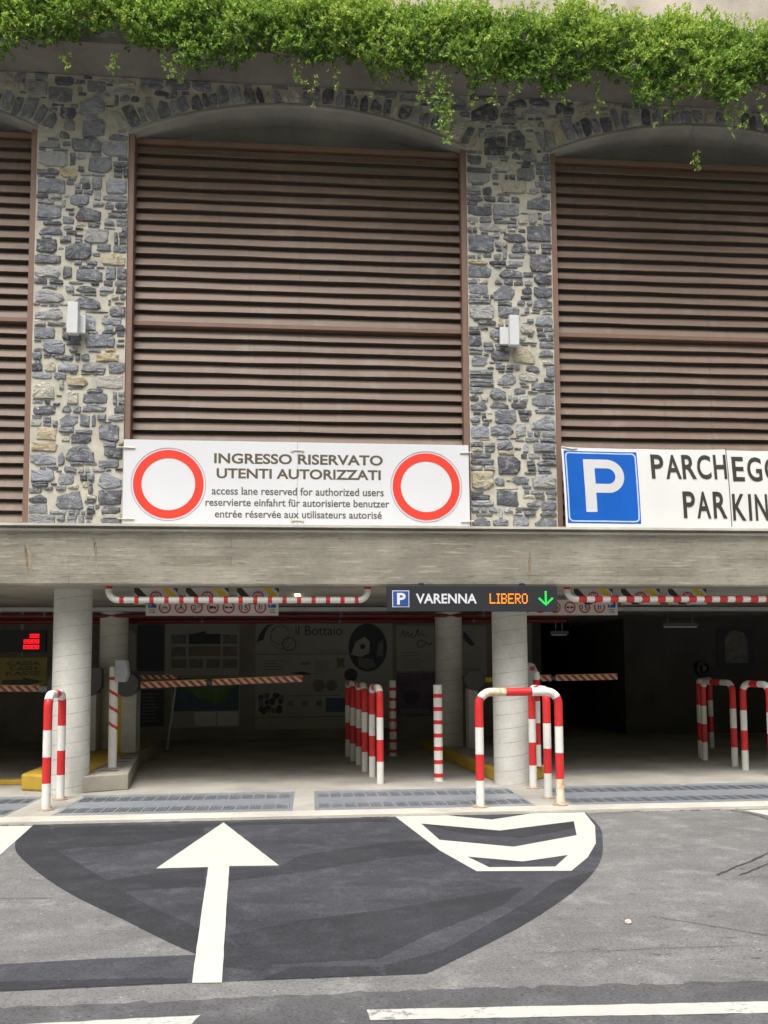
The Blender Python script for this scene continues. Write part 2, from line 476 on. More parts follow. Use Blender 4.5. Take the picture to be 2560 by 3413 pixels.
# ---------------------------------------------------------------- mesh builder
class MB:
    """collects shapes and links them as one mesh object"""
    def __init__(self):
        self.v, self.f, self.m, self.s = [], [], [], []
        self.mats = []

    def mi(self, m):
        if m not in self.mats:
            self.mats.append(m)
        return self.mats.index(m)

    def add(self, vs, fs, mat, smooth=False):
        o = len(self.v)
        self.v.extend([tuple(v) for v in vs])
        k = self.mi(mat)
        for f in fs:
            self.f.append(tuple(i + o for i in f))
            self.m.append(k)
            self.s.append(smooth)

    def box(self, x0, x1, y0, y1, z0, z1, mat):
        vs = [(x0, y0, z0), (x1, y0, z0), (x1, y1, z0), (x0, y1, z0), (x0, y0, z1), (x1, y0, z1), (x1, y1, z1), (x0, y1, z1)]
        self.add(vs, [(0, 3, 2, 1), (4, 5, 6, 7), (0, 1, 5, 4), (1, 2, 6, 5), (2, 3, 7, 6), (3, 0, 4, 7)], mat)

    def prism(self, pts, y0, y1, mat):
        """outline in X-Z, extruded from the front y0 back to y1"""
        n = len(pts)
        a = sum(pts[i][0] * pts[(i + 1) % n][1] - pts[(i + 1) % n][0] * pts[i][1] for i in range(n))
        if a < 0:
            pts = pts[::-1]
        vs = [(p[0], y0, p[1]) for p in pts] + [(p[0], y1, p[1]) for p in pts]
        fs = [tuple(range(n)), tuple(range(2 * n - 1, n - 1, -1))]
        fs += [(i, i + n, (i + 1) % n + n, (i + 1) % n) for i in range(n)]
        self.add(vs, fs, mat)

    def slab(self, pts, z0, z1, mat):
        """outline in X-Y, extruded from z0 up to z1"""
        n = len(pts)
        a = sum(pts[i][0] * pts[(i + 1) % n][1] - pts[(i + 1) % n][0] * pts[i][1] for i in range(n))
        if a < 0:
            pts = pts[::-1]
        vs = [(p[0], p[1], z0) for p in pts] + [(p[0], p[1], z1) for p in pts]
        fs = [tuple(range(n, 2 * n)), tuple(range(n - 1, -1, -1))]
        fs += [(i, (i + 1) % n, (i + 1) % n + n, i + n) for i in range(n)]
        self.add(vs, fs, mat)

    def sheet(self, pts, z, mat):
        n = len(pts)
        a = sum(pts[i][0] * pts[(i + 1) % n][1] - pts[(i + 1) % n][0] * pts[i][1] for i in range(n))
        if a < 0:
            pts = pts[::-1]
        self.add([(p[0], p[1], z) for p in pts], [tuple(range(n))], mat)

    def ring(self, cx, cz, r0, r1, y0, y1, mat, n=72, aspect=1.0):
        vs, fs = [], []
        for i in range(n):
            a = 2 * math.pi * i / n
            c, s = math.cos(a), math.sin(a)
            for r, y in ((r1, y0), (r0, y0), (r0, y1), (r1, y1)):
                vs.append((cx + r * c * aspect, y, cz + r * s))
        for i in range(n):
            j = (i + 1) % n
            for k in range(4):
                l = (k + 1) % 4
                fs.append((4 * i + k, 4 * i + l, 4 * j + l, 4 * j + k))
        self.add(vs, fs, mat)

    def disc(self, cx, cz, r, y0, y1, mat, n=48, aspect=1.0):
        self.prism([(cx + r * aspect * math.cos(2 * math.pi * i / n), cz + r * math.sin(2 * math.pi * i / n)) for i in range(n)], y0, y1, mat)

    def tube(self, path, r, mats, n=20, cap=True, radii=None):
        """tube along a list of points; mats is one material or one per segment"""
        path = [Vector(p) for p in path]
        k = len(path)
        d0 = (path[1] - path[0]).normalized()
        ref = Vector((0, 0, 1)) if abs(d0.z) < 0.9 else Vector((1, 0, 0))
        nx = d0.cross(ref).normalized()
        rings = []
        for i, p in enumerate(path):
            if i == 0:
                d = path[1] - path[0]
            elif i == k - 1:
                d = path[-1] - path[-2]
            else:
                d = (path[i + 1] - path[i]).normalized() + (path[i] - path[i - 1]).normalized()
            d.normalize()
            nx = (nx - d * nx.dot(d)).normalized()
            ny = d.cross(nx)
            rr = radii[i] if radii else r
            rings.append([p + (nx * math.cos(2 * math.pi * j / n) + ny * math.sin(2 * math.pi * j / n)) * rr for j in range(n)])
        for i in range(k - 1):
            mt = mats[i] if isinstance(mats, list) else mats
            vs = rings[i] + rings[i + 1]
            self.add(vs, [(j, (j + 1) % n, (j + 1) % n + n, j + n) for j in range(n)], mt, True)
        if cap:
            self.add(rings[0], [tuple(range(n - 1, -1, -1))], mats[0] if isinstance(mats, list) else mats)
            self.add(rings[-1], [tuple(range(n))], mats[-1] if isinstance(mats, list) else mats)

    def text(self, s, x0, x1, z0, z1, y, mat, weight=0.0, depth=0.002, fit_case=True):
        """lettering facing -Y fitted to a rectangle of the X-Z plane"""
        cu = bpy.data.curves.new('lettering', 'FONT')
        cu.body = s
        cu.size = 1.0
        cu.offset = weight
        cu.extrude = 0.0
        cu.resolution_u = 4
        o = bpy.data.objects.new('lettering', cu)
        col.objects.link(o)
        dg = bpy.context.evaluated_depsgraph_get()
        me = o.evaluated_get(dg).to_mesh()
        vs = [v.co.copy() for v in me.vertices]
        fs = [tuple(p.vertices) for p in me.polygons]
        o.evaluated_get(dg).to_mesh_clear()
        bpy.data.objects.remove(o)
        bpy.data.curves.remove(cu)
        if not vs:
            return
        ax, bx = min(v.x for v in vs), max(v.x for v in vs)
        ay, by = min(v.y for v in vs), max(v.y for v in vs)
        sx, sz = (x1 - x0) / (bx - ax), (z1 - z0) / (by - ay)
        self.add([(x0 + (v.x - ax) * sx, y, z0 + (v.y - ay) * sz) for v in vs], fs, mat)

    def build(self, name, parent=None, loc=None, bevel=0.0, normals=False):
        """link as one object; vertices are given in world metres unless the thing is built at its own origin"""
        org = Vector(loc) if loc is not None else (root_loc(parent) if parent else Vector((0, 0, 0)))
        me = bpy.data.meshes.new(name)
        me.from_pydata([(v[0] - org.x, v[1] - org.y, v[2] - org.z) for v in self.v], [], self.f)
        for m in self.mats:
            me.materials.append(m)
        me.polygons.foreach_set('material_index', self.m)
        me.polygons.foreach_set('use_smooth', self.s)
        me.update()
        o = bpy.data.objects.new(name, me)
        col.objects.link(o)
        if parent:
            o.parent = parent
        else:
            o.location = org
        if bevel:
            bv = o.modifiers.new('bevel', 'BEVEL')
            bv.width = bevel
            bv.segments = 2
            bv.limit_method = 'ANGLE'
        return o

def root_loc(o):
    while o.parent:
        o = o.parent
    return Vector(o.get('_org', o.location))

def thing(name, label, cat, loc, group=None):
    o = bpy.data.objects.new(name, None)
    o.empty_display_size = 0.2
    o.location = loc
    col.objects.link(o)
    return tag(o, label, cat, group)

def tag(o, label, cat, group=None):
    o['label'] = label
    o['category'] = cat
    if group:
        o['group'] = group
    return o

def structure(o):
    o['kind'] = 'structure'
    return o

def copy_tree(o, parent=None):
    c = o.copy()
    col.objects.link(c)
    if parent:
        c.parent = parent
    for ch in list(o.children):
        copy_tree(ch, c)
    return c

# ================================================================ GROUND
# road, one sheet out to the horizon; the garage floor and apron stand 3 cm above it
g = MB()
g.sheet([(-400, -400), (400, -400), (400, 8.82), (-400, 8.82)], -0.03, M['asphalt'])
road = structure(g.build('road'))

def road_part(name, shapes, z, mat):
    b = MB()
    for s in shapes:
        b.sheet(s, z, mat)
    o = b.build(name, road)
    return o

def smooth_line(pts, n=6):
    """Catmull-Rom through the points"""
    out = []
    P = [pts[0]] + list(pts) + [pts[-1]]
    for i in range(1, len(P) - 2):
        p0, p1, p2, p3 = P[i - 1], P[i], P[i + 1], P[i + 2]
        for k in range(n):
            t = k / n
            out.append(tuple(0.5 * (2 * p1[j] + (p2[j] - p0[j]) * t + (2 * p0[j] - 5 * p1[j] + 4 * p2[j] - p3[j]) * t * t +
                                    (3 * p1[j] - p0[j] - 3 * p2[j] + p3[j]) * t ** 3) for j in range(2)))
    out.append(tuple(pts[-1]))
    return out

def ragged(pts, amp=0.006, step=0.05):
    """hand-cut edge: subdivide and wobble"""
    out = []
    n = len(pts)
    for i in range(n):
        a, b = pts[i], pts[(i + 1) % n]
        L = math.hypot(b[0] - a[0], b[1] - a[1])
        k = max(1, int(L / step))
        for j in range(k):
            t = j / k
            w = 0 if j == 0 else amp
            out.append((a[0] + (b[0] - a[0]) * t + random.uniform(-w, w), a[1] + (b[1] - a[1]) * t + random.uniform(-w, w)))
    return out

left_edge = smooth_line([(-2.765, 8.80), (-2.71, 8.206), (-2.57, 7.693), (-2.349, 7.23), (-1.97, 6.586), (-1.604, 6.042), (-1.194, 5.519), (-0.862, 5.08), (-0.624, 4.79)])
bottom_edge = [(-1.154, 4.785), (-1.70, 4.745), (-3.6, 4.70), (-3.6, 4.31), (-1.512, 4.36), (-0.593, 4.378), (0.367, 4.378), (0.58, 4.378)]
right_edge = smooth_line([(0.636, 4.432), (0.943, 4.748), (1.312, 5.155), (1.751, 5.731), (2.097, 6.27), (2.346, 6.776), (2.57, 7.382), (2.76, 8.0), (2.888, 8.80)])
road_part('blacked_out_patch', [left_edge + bottom_edge + right_edge], -0.0285, M['patch'])
bandL_in = smooth_line([(-2.60, 8.75), (-2.40, 8.2), (-2.20, 7.62), (-1.93, 7.17), (-1.58, 6.60), (-1.15, 5.90), (-0.87, 5.52), (-0.66, 5.24), (-0.44, 4.94), (-0.20, 4.58)])
bands = [
    ragged(left_edge + [(-0.50, 4.60), (-0.249, 4.50)] + bandL_in[::-1], 0.004),
    ragged([(0.377, 4.38), (0.58, 4.38)] + right_edge[:26] + [(1.764, 6.102), (1.45, 5.62), (1.0, 5.07), (0.72, 4.72), (0.377, 4.52)], 0.004),
    ragged([(-2.308, 7.571), (-1.519, 7.713), (-1.005, 8.113), (-1.056, 8.517), (-2.50, 8.60)]),
    ragged([(-1.623, 6.413), (-1.137, 6.669), (-0.82, 6.778), (-0.765, 6.218), (-1.212, 6.177), (-1.46, 6.084)]),
    ragged([(-0.60, 6.362), (-0.167, 6.524), (0.587, 6.936), (1.047, 7.095), (1.12, 7.30), (0.98, 7.60), (0.636, 7.54), (-0.088, 7.139), (-0.263, 6.755), (-0.634, 6.756)]),
    ragged([(-0.487, 5.103), (-0.065, 5.35), (0.465, 5.515), (1.125, 5.8), (1.50, 5.96), (1.25, 5.55), (0.7, 5.02), (0.35, 4.62), (-0.30, 4.60)]),
    ragged([(-0.25, 4.385), (0.36, 4.383), (0.30, 4.52), (-0.10, 4.55)]),
    ragged([(-1.512, 4.37), (-3.5, 4.32), (-3.5, 4.45), (-1.5, 4.49), (-0.62, 4.45), (-0.62, 4.385)]),
    ragged([(-2.5, 8.62), (0.75, 8.70), (0.78, 8.55), (-1.0, 8.50), (-2.3, 8.42)]),
    ragged([(1.10, 8.36), (1.77, 7.93), (2.60, 8.31), (2.60, 8.05), (1.9, 7.62), (1.4, 7.85)]),
]
for _i, _b in enumerate(bands):
    road_part('dark_paint_band', [_b], -0.0281 + 0.0002 * _i, M['patch_dark'])
arrow = [(-0.882, 8.68), (-0.256, 6.793), (-0.645, 6.814), (-0.53, 5.4), (-0.445, 4.362), (-0.592, 4.373), (-0.686, 5.416), (-0.805, 6.801), (-1.205, 6.801)]
road_part('arrow_marking', [ragged(arrow, 0.0018, 0.12)], -0.0258, M['road_paint'])
# hatched box: outer strip pieces laid edge to edge round the two dark fields
o0 = [(0.864, 8.79), (1.404, 8.79), (1.814, 8.506), (2.29, 8.79), (2.87, 8.79), (2.735, 8.065), (2.477, 7.295), (2.235, 6.788), (1.968, 6.37), (1.251, 6.436), (1.08, 7.179)]
h1 = [(1.079, 8.382), (1.772, 7.948), (2.606, 8.321), (2.421, 7.654), (1.733, 7.24), (1.144, 7.599)]
h2 = [(1.267, 6.924), (1.678, 6.706), (2.102, 6.887), (1.885, 6.512), (1.373, 6.547)]
box_parts = [
    [o0[0], o0[1], o0[2], h1[1], h1[0]],
    [o0[2], o0[3], o0[4], h1[2], h1[1]],
    [o0[4], o0[5], o0[6], h1[3], h1[2]],
    [o0[0], h1[0], h1[5], o0[10]],
    [h1[5], h1[4], h2[1], h2[0], o0[10]],
    [h1[4], h1[3], o0[6], o0[7], h2[2], h2[1]],
    [o0[7], o0[8], h2[3], h2[2]],
    [o0[8], o0[9], h2[4], h2[3]],
    [o0[9], o0[10], h2[0], h2[4]],
]
road_part('hatched_marking', box_parts, -0.0258, M['road_paint'])
road_part('edge_line', [ragged([(0.251, 3.961), (2.115, 3.864), (6.0, 3.68), (6.0, 3.56), (2.045, 3.742), (0.259, 3.847)], 0.004, 0.05)], -0.0258, M['road_line'])
road_part('edge_line', [ragged([(-4.0, 3.93), (-1.366, 3.956), (-0.50, 3.976), (-0.53, 3.862), (-1.4, 3.83), (-4.0, 3.80)], 0.004, 0.05)], -0.0258, M['road_line'])
road_part('give_way_marking', [[(-3.6, 8.78), (-2.752, 8.72), (-2.602, 7.427), (-2.80, 7.35), (-3.25, 8.0)]], -0.0256, M['road_paint'])
road_part('give_way_marking', [[(4.58, 8.70), (5.3, 8.74), (5.3, 7.2), (4.47, 8.034)][:2] + [(5.6, 8.2), (4.70, 8.30)]], -0.0258, M['road_paint'])
road_part('dark_tar_band', [ragged([(-4, 4.19), (-0.379, 4.161), (0.349, 4.172), (1.259, 4.152), (2.254, 4.11), (6, 4.0), (6, 3.2), (-4, 3.2)], 0.02, 0.06)], -0.0285, M['asphalt_dark'])

def crack(pts, w):
    pts = smooth_line(pts, 8)
    L, Rr = [], []
    for i, p in enumerate(pts):
        q = pts[min(i + 1, len(pts) - 1)]
        o = pts[max(i - 1, 0)]
        dx, dy = q[0] - o[0], q[1] - o[1]
        l = math.hypot(dx, dy) or 1
        ww = w * random.uniform(0.3, 1.2) * (0.3 if i in (0, len(pts) - 1) else 1)
        jx, jy = random.uniform(-w, w) * .6, random.uniform(-w, w) * .6
        L.append((p[0] - dy / l * ww + jx, p[1] + dx / l * ww + jy))
        Rr.append((p[0] + dy / l * ww + jx, p[1] - dx / l * ww + jy))
    return [[L[i], L[i + 1], Rr[i + 1], Rr[i]] for i in range(len(pts) - 1)]

road_part('tar_crack', crack([(4.42, 8.78), (4.56, 8.45), (4.52, 8.0), (4.28, 7.5), (4.05, 7.1), (3.62, 6.65), (3.10, 6.22), (3.0, 6.12)], 0.012)
          + crack([(4.1, 7.15), (4.02, 6.9), (3.75, 6.6), (3.35, 6.25), (3.15, 6.10)], 0.009), -0.0252, M['crack'])
cr = []
for _ in range(60):
    x, y = random.uniform(1.2, 3.4), random.uniform(4.4, 7.8)
    l = random.uniform(0.02, 0.07)
    if x > 0.9 + (y - 4.4) * 0.75:
        cr += crack([(x, y), (x + l * .5, y + random.uniform(-.008, .008)), (x + l, y + random.uniform(-.012, .012))], 0.004)
cr += crack([(2.1, 5.2), (2.35, 5.0), (2.65, 4.75)], 0.004) + crack([(1.2, 4.62), (1.6, 4.61), (2.0, 4.62), (3.0, 4.60)], 0.0025)
cr += crack([(-3.2, 6.1), (-2.4, 6.07), (-1.7, 6.03)], 0.004)
road_part('surface_crack', cr, -0.0250, M['crack'])

# unseen slope added behind the camera to block low sky and darken the garage
hb = MB()
hr = random.Random(9)
HX, HYn = 40, 14
hv = []
for k in range(HYn + 1):
    for i in range(HX + 1):
        t = k / HYn
        x = -160 + 320 * i / HX
        hv.append((x, -20 - 95 * t, -0.4 + 88 * t ** 0.9 + hr.uniform(-1.5, 1.5) * min(1, t * 4)))
hb.add(hv, [(k * (HX + 1) + i + 1, k * (HX + 1) + i, (k + 1) * (HX + 1) + i, (k + 1) * (HX + 1) + i + 1) for k in range(HYn) for i in range(HX)], M['sky_blocker'])
structure(hb.build('sky_blocker_hill'))

# grit caught against the kerb
gr_ = []
x = -4.6
while x < 7.0:
    l = random.uniform(.04, .16)
    d_ = random.uniform(.006, .030) * (1.6 if random.random() < .15 else 1)
    gr_.append(ragged([(x, 8.818), (x + l, 8.818), (x + l * .8, 8.818 - d_), (x + l * .3, 8.818 - d_ * random.uniform(.5, 1.1))], .003, .03))
    x += l * random.uniform(.8, 1.5)
road_part('gutter_grit', gr_, -0.0254, M['grit'])

# apron and garage floor
fl = MB()
def floor_rect(x0, x1, y0, y1, mat):
    fl.box(x0, x1, y0, y1, -0.25, 0.0, mat)
GR = [(-7.9, -3.17), (-2.70, -0.205), (0.035, 2.44), (2.85, 7.4)]     # drain openings along X
fl.box(-40, 40, 8.8, 9.11, -0.25, 0.0, M['kerb_conc'])
xs = [-40] + [v for gg in GR for v in gg] + [40]
for i in range(0, len(xs), 2):
    fl.box(xs[i], xs[i + 1], 9.11, 10.47, -0.25, 0.0, M['conc_floor'])
fl.box(-40, 40, 10.47, 34, -0.25, 0.0, M['conc_floor'])
fl.box(-40, 40, 9.11, 10.47, -0.5, -0.3, M['pit'])
structure(fl.build('garage_floor'))

# ================================================================ BUILDING
G0 = thing('parking_garage', 'stone faced multi storey car park with brown louvre bays above a concrete canopy', 'building', (0, 10.6, 0))
FY = 10.6
BAYS = [(-7.90, -3.49), (-2.35, 2.055), (3.20, 7.60)]
PIERS = [(-9.2, -7.90), (-3.49, -2.35), (2.055, 3.20), (7.60, 8.80)]
SPR, CROWN, TOPZ, BOTZ = 8.39, 8.865, 9.15, 3.16
HALF = 2.2
RISE = CROWN - SPR
ARC_R = (HALF ** 2 + RISE ** 2) / (2 * RISE)
ARC_CZ = CROWN - ARC_R

def arch_z(x, bay):
    cx = (bay[0] + bay[1]) / 2
    d = min(abs(x - cx), HALF)
    return ARC_CZ + math.sqrt(ARC_R ** 2 - d ** 2)

# --- mortar face with arched openings
w = MB()
for a, b in PIERS:
    w.box(a, b, FY + 0.012, FY + 0.55, BOTZ, TOPZ, M['mortar'])
K = 40
for bay in BAYS:
    X = [bay[0] + (bay[1] - bay[0]) * i / K for i in range(K + 1)]
    for i in range(K):
        z0, z1 = arch_z(X[i], bay), arch_z(X[i + 1], bay)
        y0 = FY + 0.012
        w.add([(X[i], y0, z0 + .05), (X[i + 1], y0, z1 + .05), (X[i + 1], y0, TOPZ), (X[i], y0, TOPZ)], [(0, 1, 2, 3)], M['mortar'])
# --- rubble stones
def stone(b, outline, proud, cx, cz):
    """a rough faced block: outline ring, shoulder ring, inner ring, centre"""
    n = len(outline)
    r0 = [(x, FY + 0.016, z) for x, z in outline]
    sh = []
    for x, z in outline:
        k = random.uniform(0.86, 0.95)
        sh.append((cx + (x - cx) * k, FY + 0.014 - proud * random.uniform(0.55, 1.0), cz + (z - cz) * k))
    inn = []
    ox, oz = random.uniform(-.14, .14) * (max(p[0] for p in outline) - min(p[0] for p in outline)), random.uniform(-.14, .14) * (max(p[1] for p in outline) - min(p[1] for p in outline))
    for x, z in outline:
        k = random.uniform(0.35, 0.66)
        inn.append((cx + ox + (x - cx) * k, FY + 0.014 - proud * random.uniform(0.85, 1.18), cz + oz + (z - cz) * k))
    c = (cx + ox * 1.3, FY + 0.014 - proud * random.uniform(0.9, 1.15), cz + oz * 1.3)
    vs = r0 + sh + inn + [c]
    fs = []
    for i in range(n):
        j = (i + 1) % n
        fs.append((i, j, j + n, i + n))
        fs.append((i + n, j + n, j + 2 * n))
        fs.append((i + n, j + 2 * n, i + 2 * n))
        fs.append((i + 2 * n, j + 2 * n, 3 * n))
    b.add(vs, fs, M['stone'])

def outline_rect(x0, x1, z0, z1, snap_l=False, snap_r=False):
    """split rubble outline: a rectangle with broken corners and ragged edges"""
    w_, h_ = x1 - x0, z1 - z0
    big = min(w_, h_) > 0.07
    cut = 0.28 if big else 0.20
    gable = big and random.random() < 0.45
    tip = random.uniform(0.25, 0.75)
    co = []
    for (u, v) in ((0, 0), (1, 0), (1, 1), (0, 1)):
        su, sv = (1 if u == 0 else -1), (1 if v == 0 else -1)
        if gable and v == 1:
            co.append((u + su * random.uniform(0, .12), 1 - random.uniform(.25, .5)))
            if u == 1:
                co.append((tip + random.uniform(.04, .14), 1 - random.uniform(0, .06)))
                co.append((tip - random.uniform(.04, .14), 1 - random.uniform(0, .06)))
        elif random.random() < 0.72:
            a_, b_ = random.uniform(.04, cut), random.uniform(.06, cut + .08)
            p1, p2 = (u + su * a_, v + sv * random.uniform(0, .03)), (u + su * random.uniform(0, .03), v + sv * b_)
            co += [p2, p1] if (u, v) in ((0, 0), (1, 1)) else [p1, p2]
        else:
            co.append((u + su * random.uniform(0, .07), v + sv * random.uniform(0, .10)))
    pts = []
    n = len(co)
    for i in range(n):
        a_, b_ = co[i], co[(i + 1) % n]
        pts.append(a_)
        L_ = math.hypot((b_[0] - a_[0]) * w_, (b_[1] - a_[1]) * h_)
        if L_ > 0.035:
            k = 2 if L_ > 0.10 else 1
            for q in range(1, k + 1):
                t = q / (k + 1) + random.uniform(-.1, .1)
                pts.append((a_[0] + (b_[0] - a_[0]) * t + random.uniform(-.004, .004) / w_, a_[1] + (b_[1] - a_[1]) * t + random.uniform(-.005, .005) / h_))
    out = []
    tl = random.uniform(-.16, .16) if not (snap_l or snap_r) else 0
    for u, v in pts:
        v = v + tl * (u - .5) * (1 if big else .6)
        v = min(1.04, max(-.04, v))
        if snap_l and u < .12:
            u = 0
        if snap_r and u > .88:
            u = 1
        out.append((x0 + u * w_, z0 + v * h_))
    return out

st = MB()
RES = 0.0095
GX0, GX1, GZ0, GZ1 = -9.2, 8.8, BOTZ, TOPZ
gw, gh = int((GX1 - GX0) / RES), int((GZ1 - GZ0) / RES)
free = np.zeros((gh, gw), bool)
px = GX0 + (np.arange(gw) + .5) * RES
pz = GZ0 + (np.arange(gh) + .5) * RES
for a, b in PIERS:
    free[:, (px > a) & (px < b)] = True
VOUS = 0.27
for bay in BAYS:
    cx = (bay[0] + bay[1]) / 2
    xi = np.where((px >= bay[0]) & (px <= bay[1]))[0]
    for i in xi:
        free[pz > arch_z(px[i], bay) + 0.05, i] = True
# voussoirs along each arch
for bay in BAYS:
    cx = (bay[0] + bay[1]) / 2
    amax = math.asin(HALF / ARC_R)
    t = -amax - 0.015
    while t < amax + 0.01:
        wd = random.uniform(0.065, 0.165) / ARC_R
        gap = random.uniform(0.008, 0.022) / ARC_R
        L = random.uniform(0.18, 0.30) * (0.80 + 0.35 * abs(t) / amax)
        r0 = ARC_R + random.uniform(0.05, 0.075)
        t0, t1 = t, t + wd
        tm = (t0 + t1) / 2
        # local frame: radial outward and tangential
        rx, rz = math.sin(tm), math.cos(tm)
        mx, mz = cx + rx * (r0 + L / 2), ARC_CZ + rz * (r0 + L / 2)
        zlim = TOPZ - 0.015
        while mz + rz * L / 2 > zlim and L > 0.06:
            L *= 0.9
            mx, mz = cx + rx * (r0 + L / 2), ARC_CZ + rz * (r0 + L / 2)
        hw = wd * ARC_R / 2
        base = outline_rect(-hw, hw, -L / 2, L / 2)
        lean = random.uniform(-0.12, 0.12)
        ol = [(mx + (u + v * lean) * rz + v * rx, mz - (u + v * lean) * rx + v * rz) for u, v in base]
        stone(st, ol, random.uniform(0.018, 0.04), mx, mz)
        xs_ = [p[0] for p in ol]
        zs_ = [p[1] for p in ol]
        i0, i1 = int((min(xs_) - GX0) / RES), int((max(xs_) - GX0) / RES) + 1
        k0, k1 = int((min(zs_) - GZ0) / RES), int((max(zs_) - GZ0) / RES) + 2
        free[max(0, k0):k1, max(0, i0):i1] = False
        t = t1 + gap

def try_place(wr, hr, tries, gap, snap_p):
    cand = np.argwhere(free)
    if len(cand) == 0:
        return
    for _ in range(tries):
        kz, kx = cand[random.randrange(len(cand))]
        if not free[kz, kx]:
            continue
        wd, hg = random.uniform(*wr), random.uniform(*hr)
        nw, nh = max(2, int(wd / RES)), max(2, int(hg / RES))
        sl_ = sr_ = False
        x_m = px[kx]
        if random.random() < snap_p:
            for a, b in PIERS:
                if a < x_m < b and pz[kz] < SPR + .05:
                    if x_m - a < 0.6 * wd + .05:
                        kx = int(math.ceil((a - GX0) / RES)) + 1
                        sl_ = True
                    elif b - x_m < 0.6 * wd + .05:
                        kx = int((b - GX0) / RES) - nw - 1
                        sr_ = True
        if kx < 0 or kz < 0 or kx + nw >= gw or kz + nh >= gh:
            continue
        if not free[kz:kz + nh, kx:kx + nw].all():
            continue
        x0, z0 = GX0 + kx * RES, GZ0 + kz * RES
        x1, z1 = x0 + nw * RES, z0 + nh * RES
        ol = outline_rect(x0, x1, z0, z1, sl_, sr_)
        stone(st, ol, random.uniform(0.014, 0.036) * (1.0 if hg > 0.06 else 0.7), (x0 + x1) / 2, (z0 + z1) / 2)
        gg = gap
        free[max(0, kz - gg):kz + nh + gg, max(0, kx - gg):kx + nw + gg] = False

def cell_free(x0, x1, z0, z1):
    """true when the whole cell lies on bare wall (one grid cell of tolerance)"""
    i0, i1 = int((x0 - GX0) / RES) + 1, int((x1 - GX0) / RES) - 1
    k0, k1 = int((z0 - GZ0) / RES) + 1, int((z1 - GZ0) / RES) - 1
    i1, k1 = max(i1, i0), max(k1, k0)
    return k0 >= 0 and i0 >= 0 and k1 < gh and i1 < gw and bool(free[k0:k1 + 1, i0:i1 + 1].all())

def lay(x0, x1, z0, z1, ends, mw, mh):
    """split a stretch of wall into ever smaller stones until each fits"""
    w_, h_ = x1 - x0, z1 - z0
    if w_ < 0.045 or h_ < 0.022:
        return
    if w_ > mw or h_ > mh:
        if h_ / mh > w_ / mw:
            c = z0 + h_ * random.uniform(.33, .67)
            halves = ((x0, x1, z0, c), (x0, x1, c, z1))
        else:
            c = x0 + w_ * random.uniform(.33, .67)
            halves = ((x0, c, z0, z1), (c, x1, z0, z1))
        for hv_ in halves:
            if random.random() < .5:
                big_ = random.random()
                a_, b_ = (random.uniform(.30, .46), random.uniform(.18, .29)) if big_ < .50 else (random.uniform(.17, .32), random.uniform(.075, .14)) if big_ < .84 else (random.uniform(.14, .32), random.uniform(.036, .06))
            else:
                a_, b_ = mw, mh
            lay(*hv_, ends, a_, b_)
        return
    g_ = random.uniform(.002, .008)
    sl_, sr_ = abs(x0 - ends[0]) < .002, abs(x1 - ends[1]) < .002
    xa, xb = x0 + (.002 if sl_ else g_), x1 - (.002 if sr_ else g_)
    za, zb = z0 + random.uniform(.002, .007), z1 - random.uniform(.002, .007)
    if not cell_free(xa, xb, za, zb):
        if w_ > .22:
            c = x0 + w_ * random.uniform(.4, .6)
            lay(x0, c, z0, z1, ends, w_ * .55, mh)
            lay(c, x1, z0, z1, ends, w_ * .55, mh)
        elif h_ > .12:
            c = (z0 + z1) / 2
            lay(x0, x1, z0, c, ends, mw, h_ * .55)
            lay(x0, x1, c, z1, ends, mw, h_ * .55)
        return
    free[int((za - GZ0) / RES):int((zb - GZ0) / RES) + 2, max(0, int((xa - GX0) / RES)):int((xb - GX0) / RES) + 2] = False
    stone(st, outline_rect(xa, xb, za, zb, sl_, sr_), random.uniform(.014, .034) * (1 if h_ > .06 else .7), (xa + xb) / 2, (za + zb) / 2)

try_place((0.26, 0.40), (0.17, 0.27), 300, 0, .6)
try_place((0.20, 0.34), (0.11, 0.18), 420, 0, .6)

def course(x0, x1, z0, h, ends):
    x = x0
    while x1 - x > .03:
        wd = random.uniform(.85, 2.6) * h + random.uniform(.04, .12)
        wd = min(max(wd, .08), .34)
        if x1 - x - wd < .08:
            wd = x1 - x
        if h > .11 and random.random() < .24:      # a stack of thin stones in place of one tall one
            n = 2 if h < .14 else random.choice([2, 3])
            cuts = sorted(random.uniform(.25, .75) for _ in range(n - 1))
            zz = [z0] + [z0 + h * c for c in cuts] + [z0 + h]
            for za, zb in zip(zz[:-1], zz[1:]):
                lay(x, x + wd, za, zb, ends, .5, .5)
        else:
            lay(x, x + wd, z0, z0 + h, ends, .5, .5)
        x += wd

def courses(x0, x1, z0, z1, ends):
    z = z0
    while z1 - z > .02:
        q = random.random()
        h = random.uniform(.036, .06) if q < .22 else random.uniform(.07, .11) if q < .62 else random.uniform(.12, .19)
        if z1 - z - h < .04:
            h = z1 - z
        course(x0, x1, z, h, ends)
        z += h

for a, b in PIERS:
    courses(a, b, BOTZ, SPR, (a, b))
courses(GX0, GX1, SPR, TOPZ - .004, (-99, 99))
try_place((0.14, 0.28), (0.06, 0.11), 8000, 0, .4)
try_place((0.10, 0.24), (0.042, 0.07), 10000, 0, .4)
try_place((0.08, 0.22), (0.024, 0.04), 9000, 0, .3)
w.mats = w.mats
base_wall = w
for v in (st,):
    base_wall.add(v.v, v.f, M['stone'])
base_wall.build('rubble_stone_wall', G0)

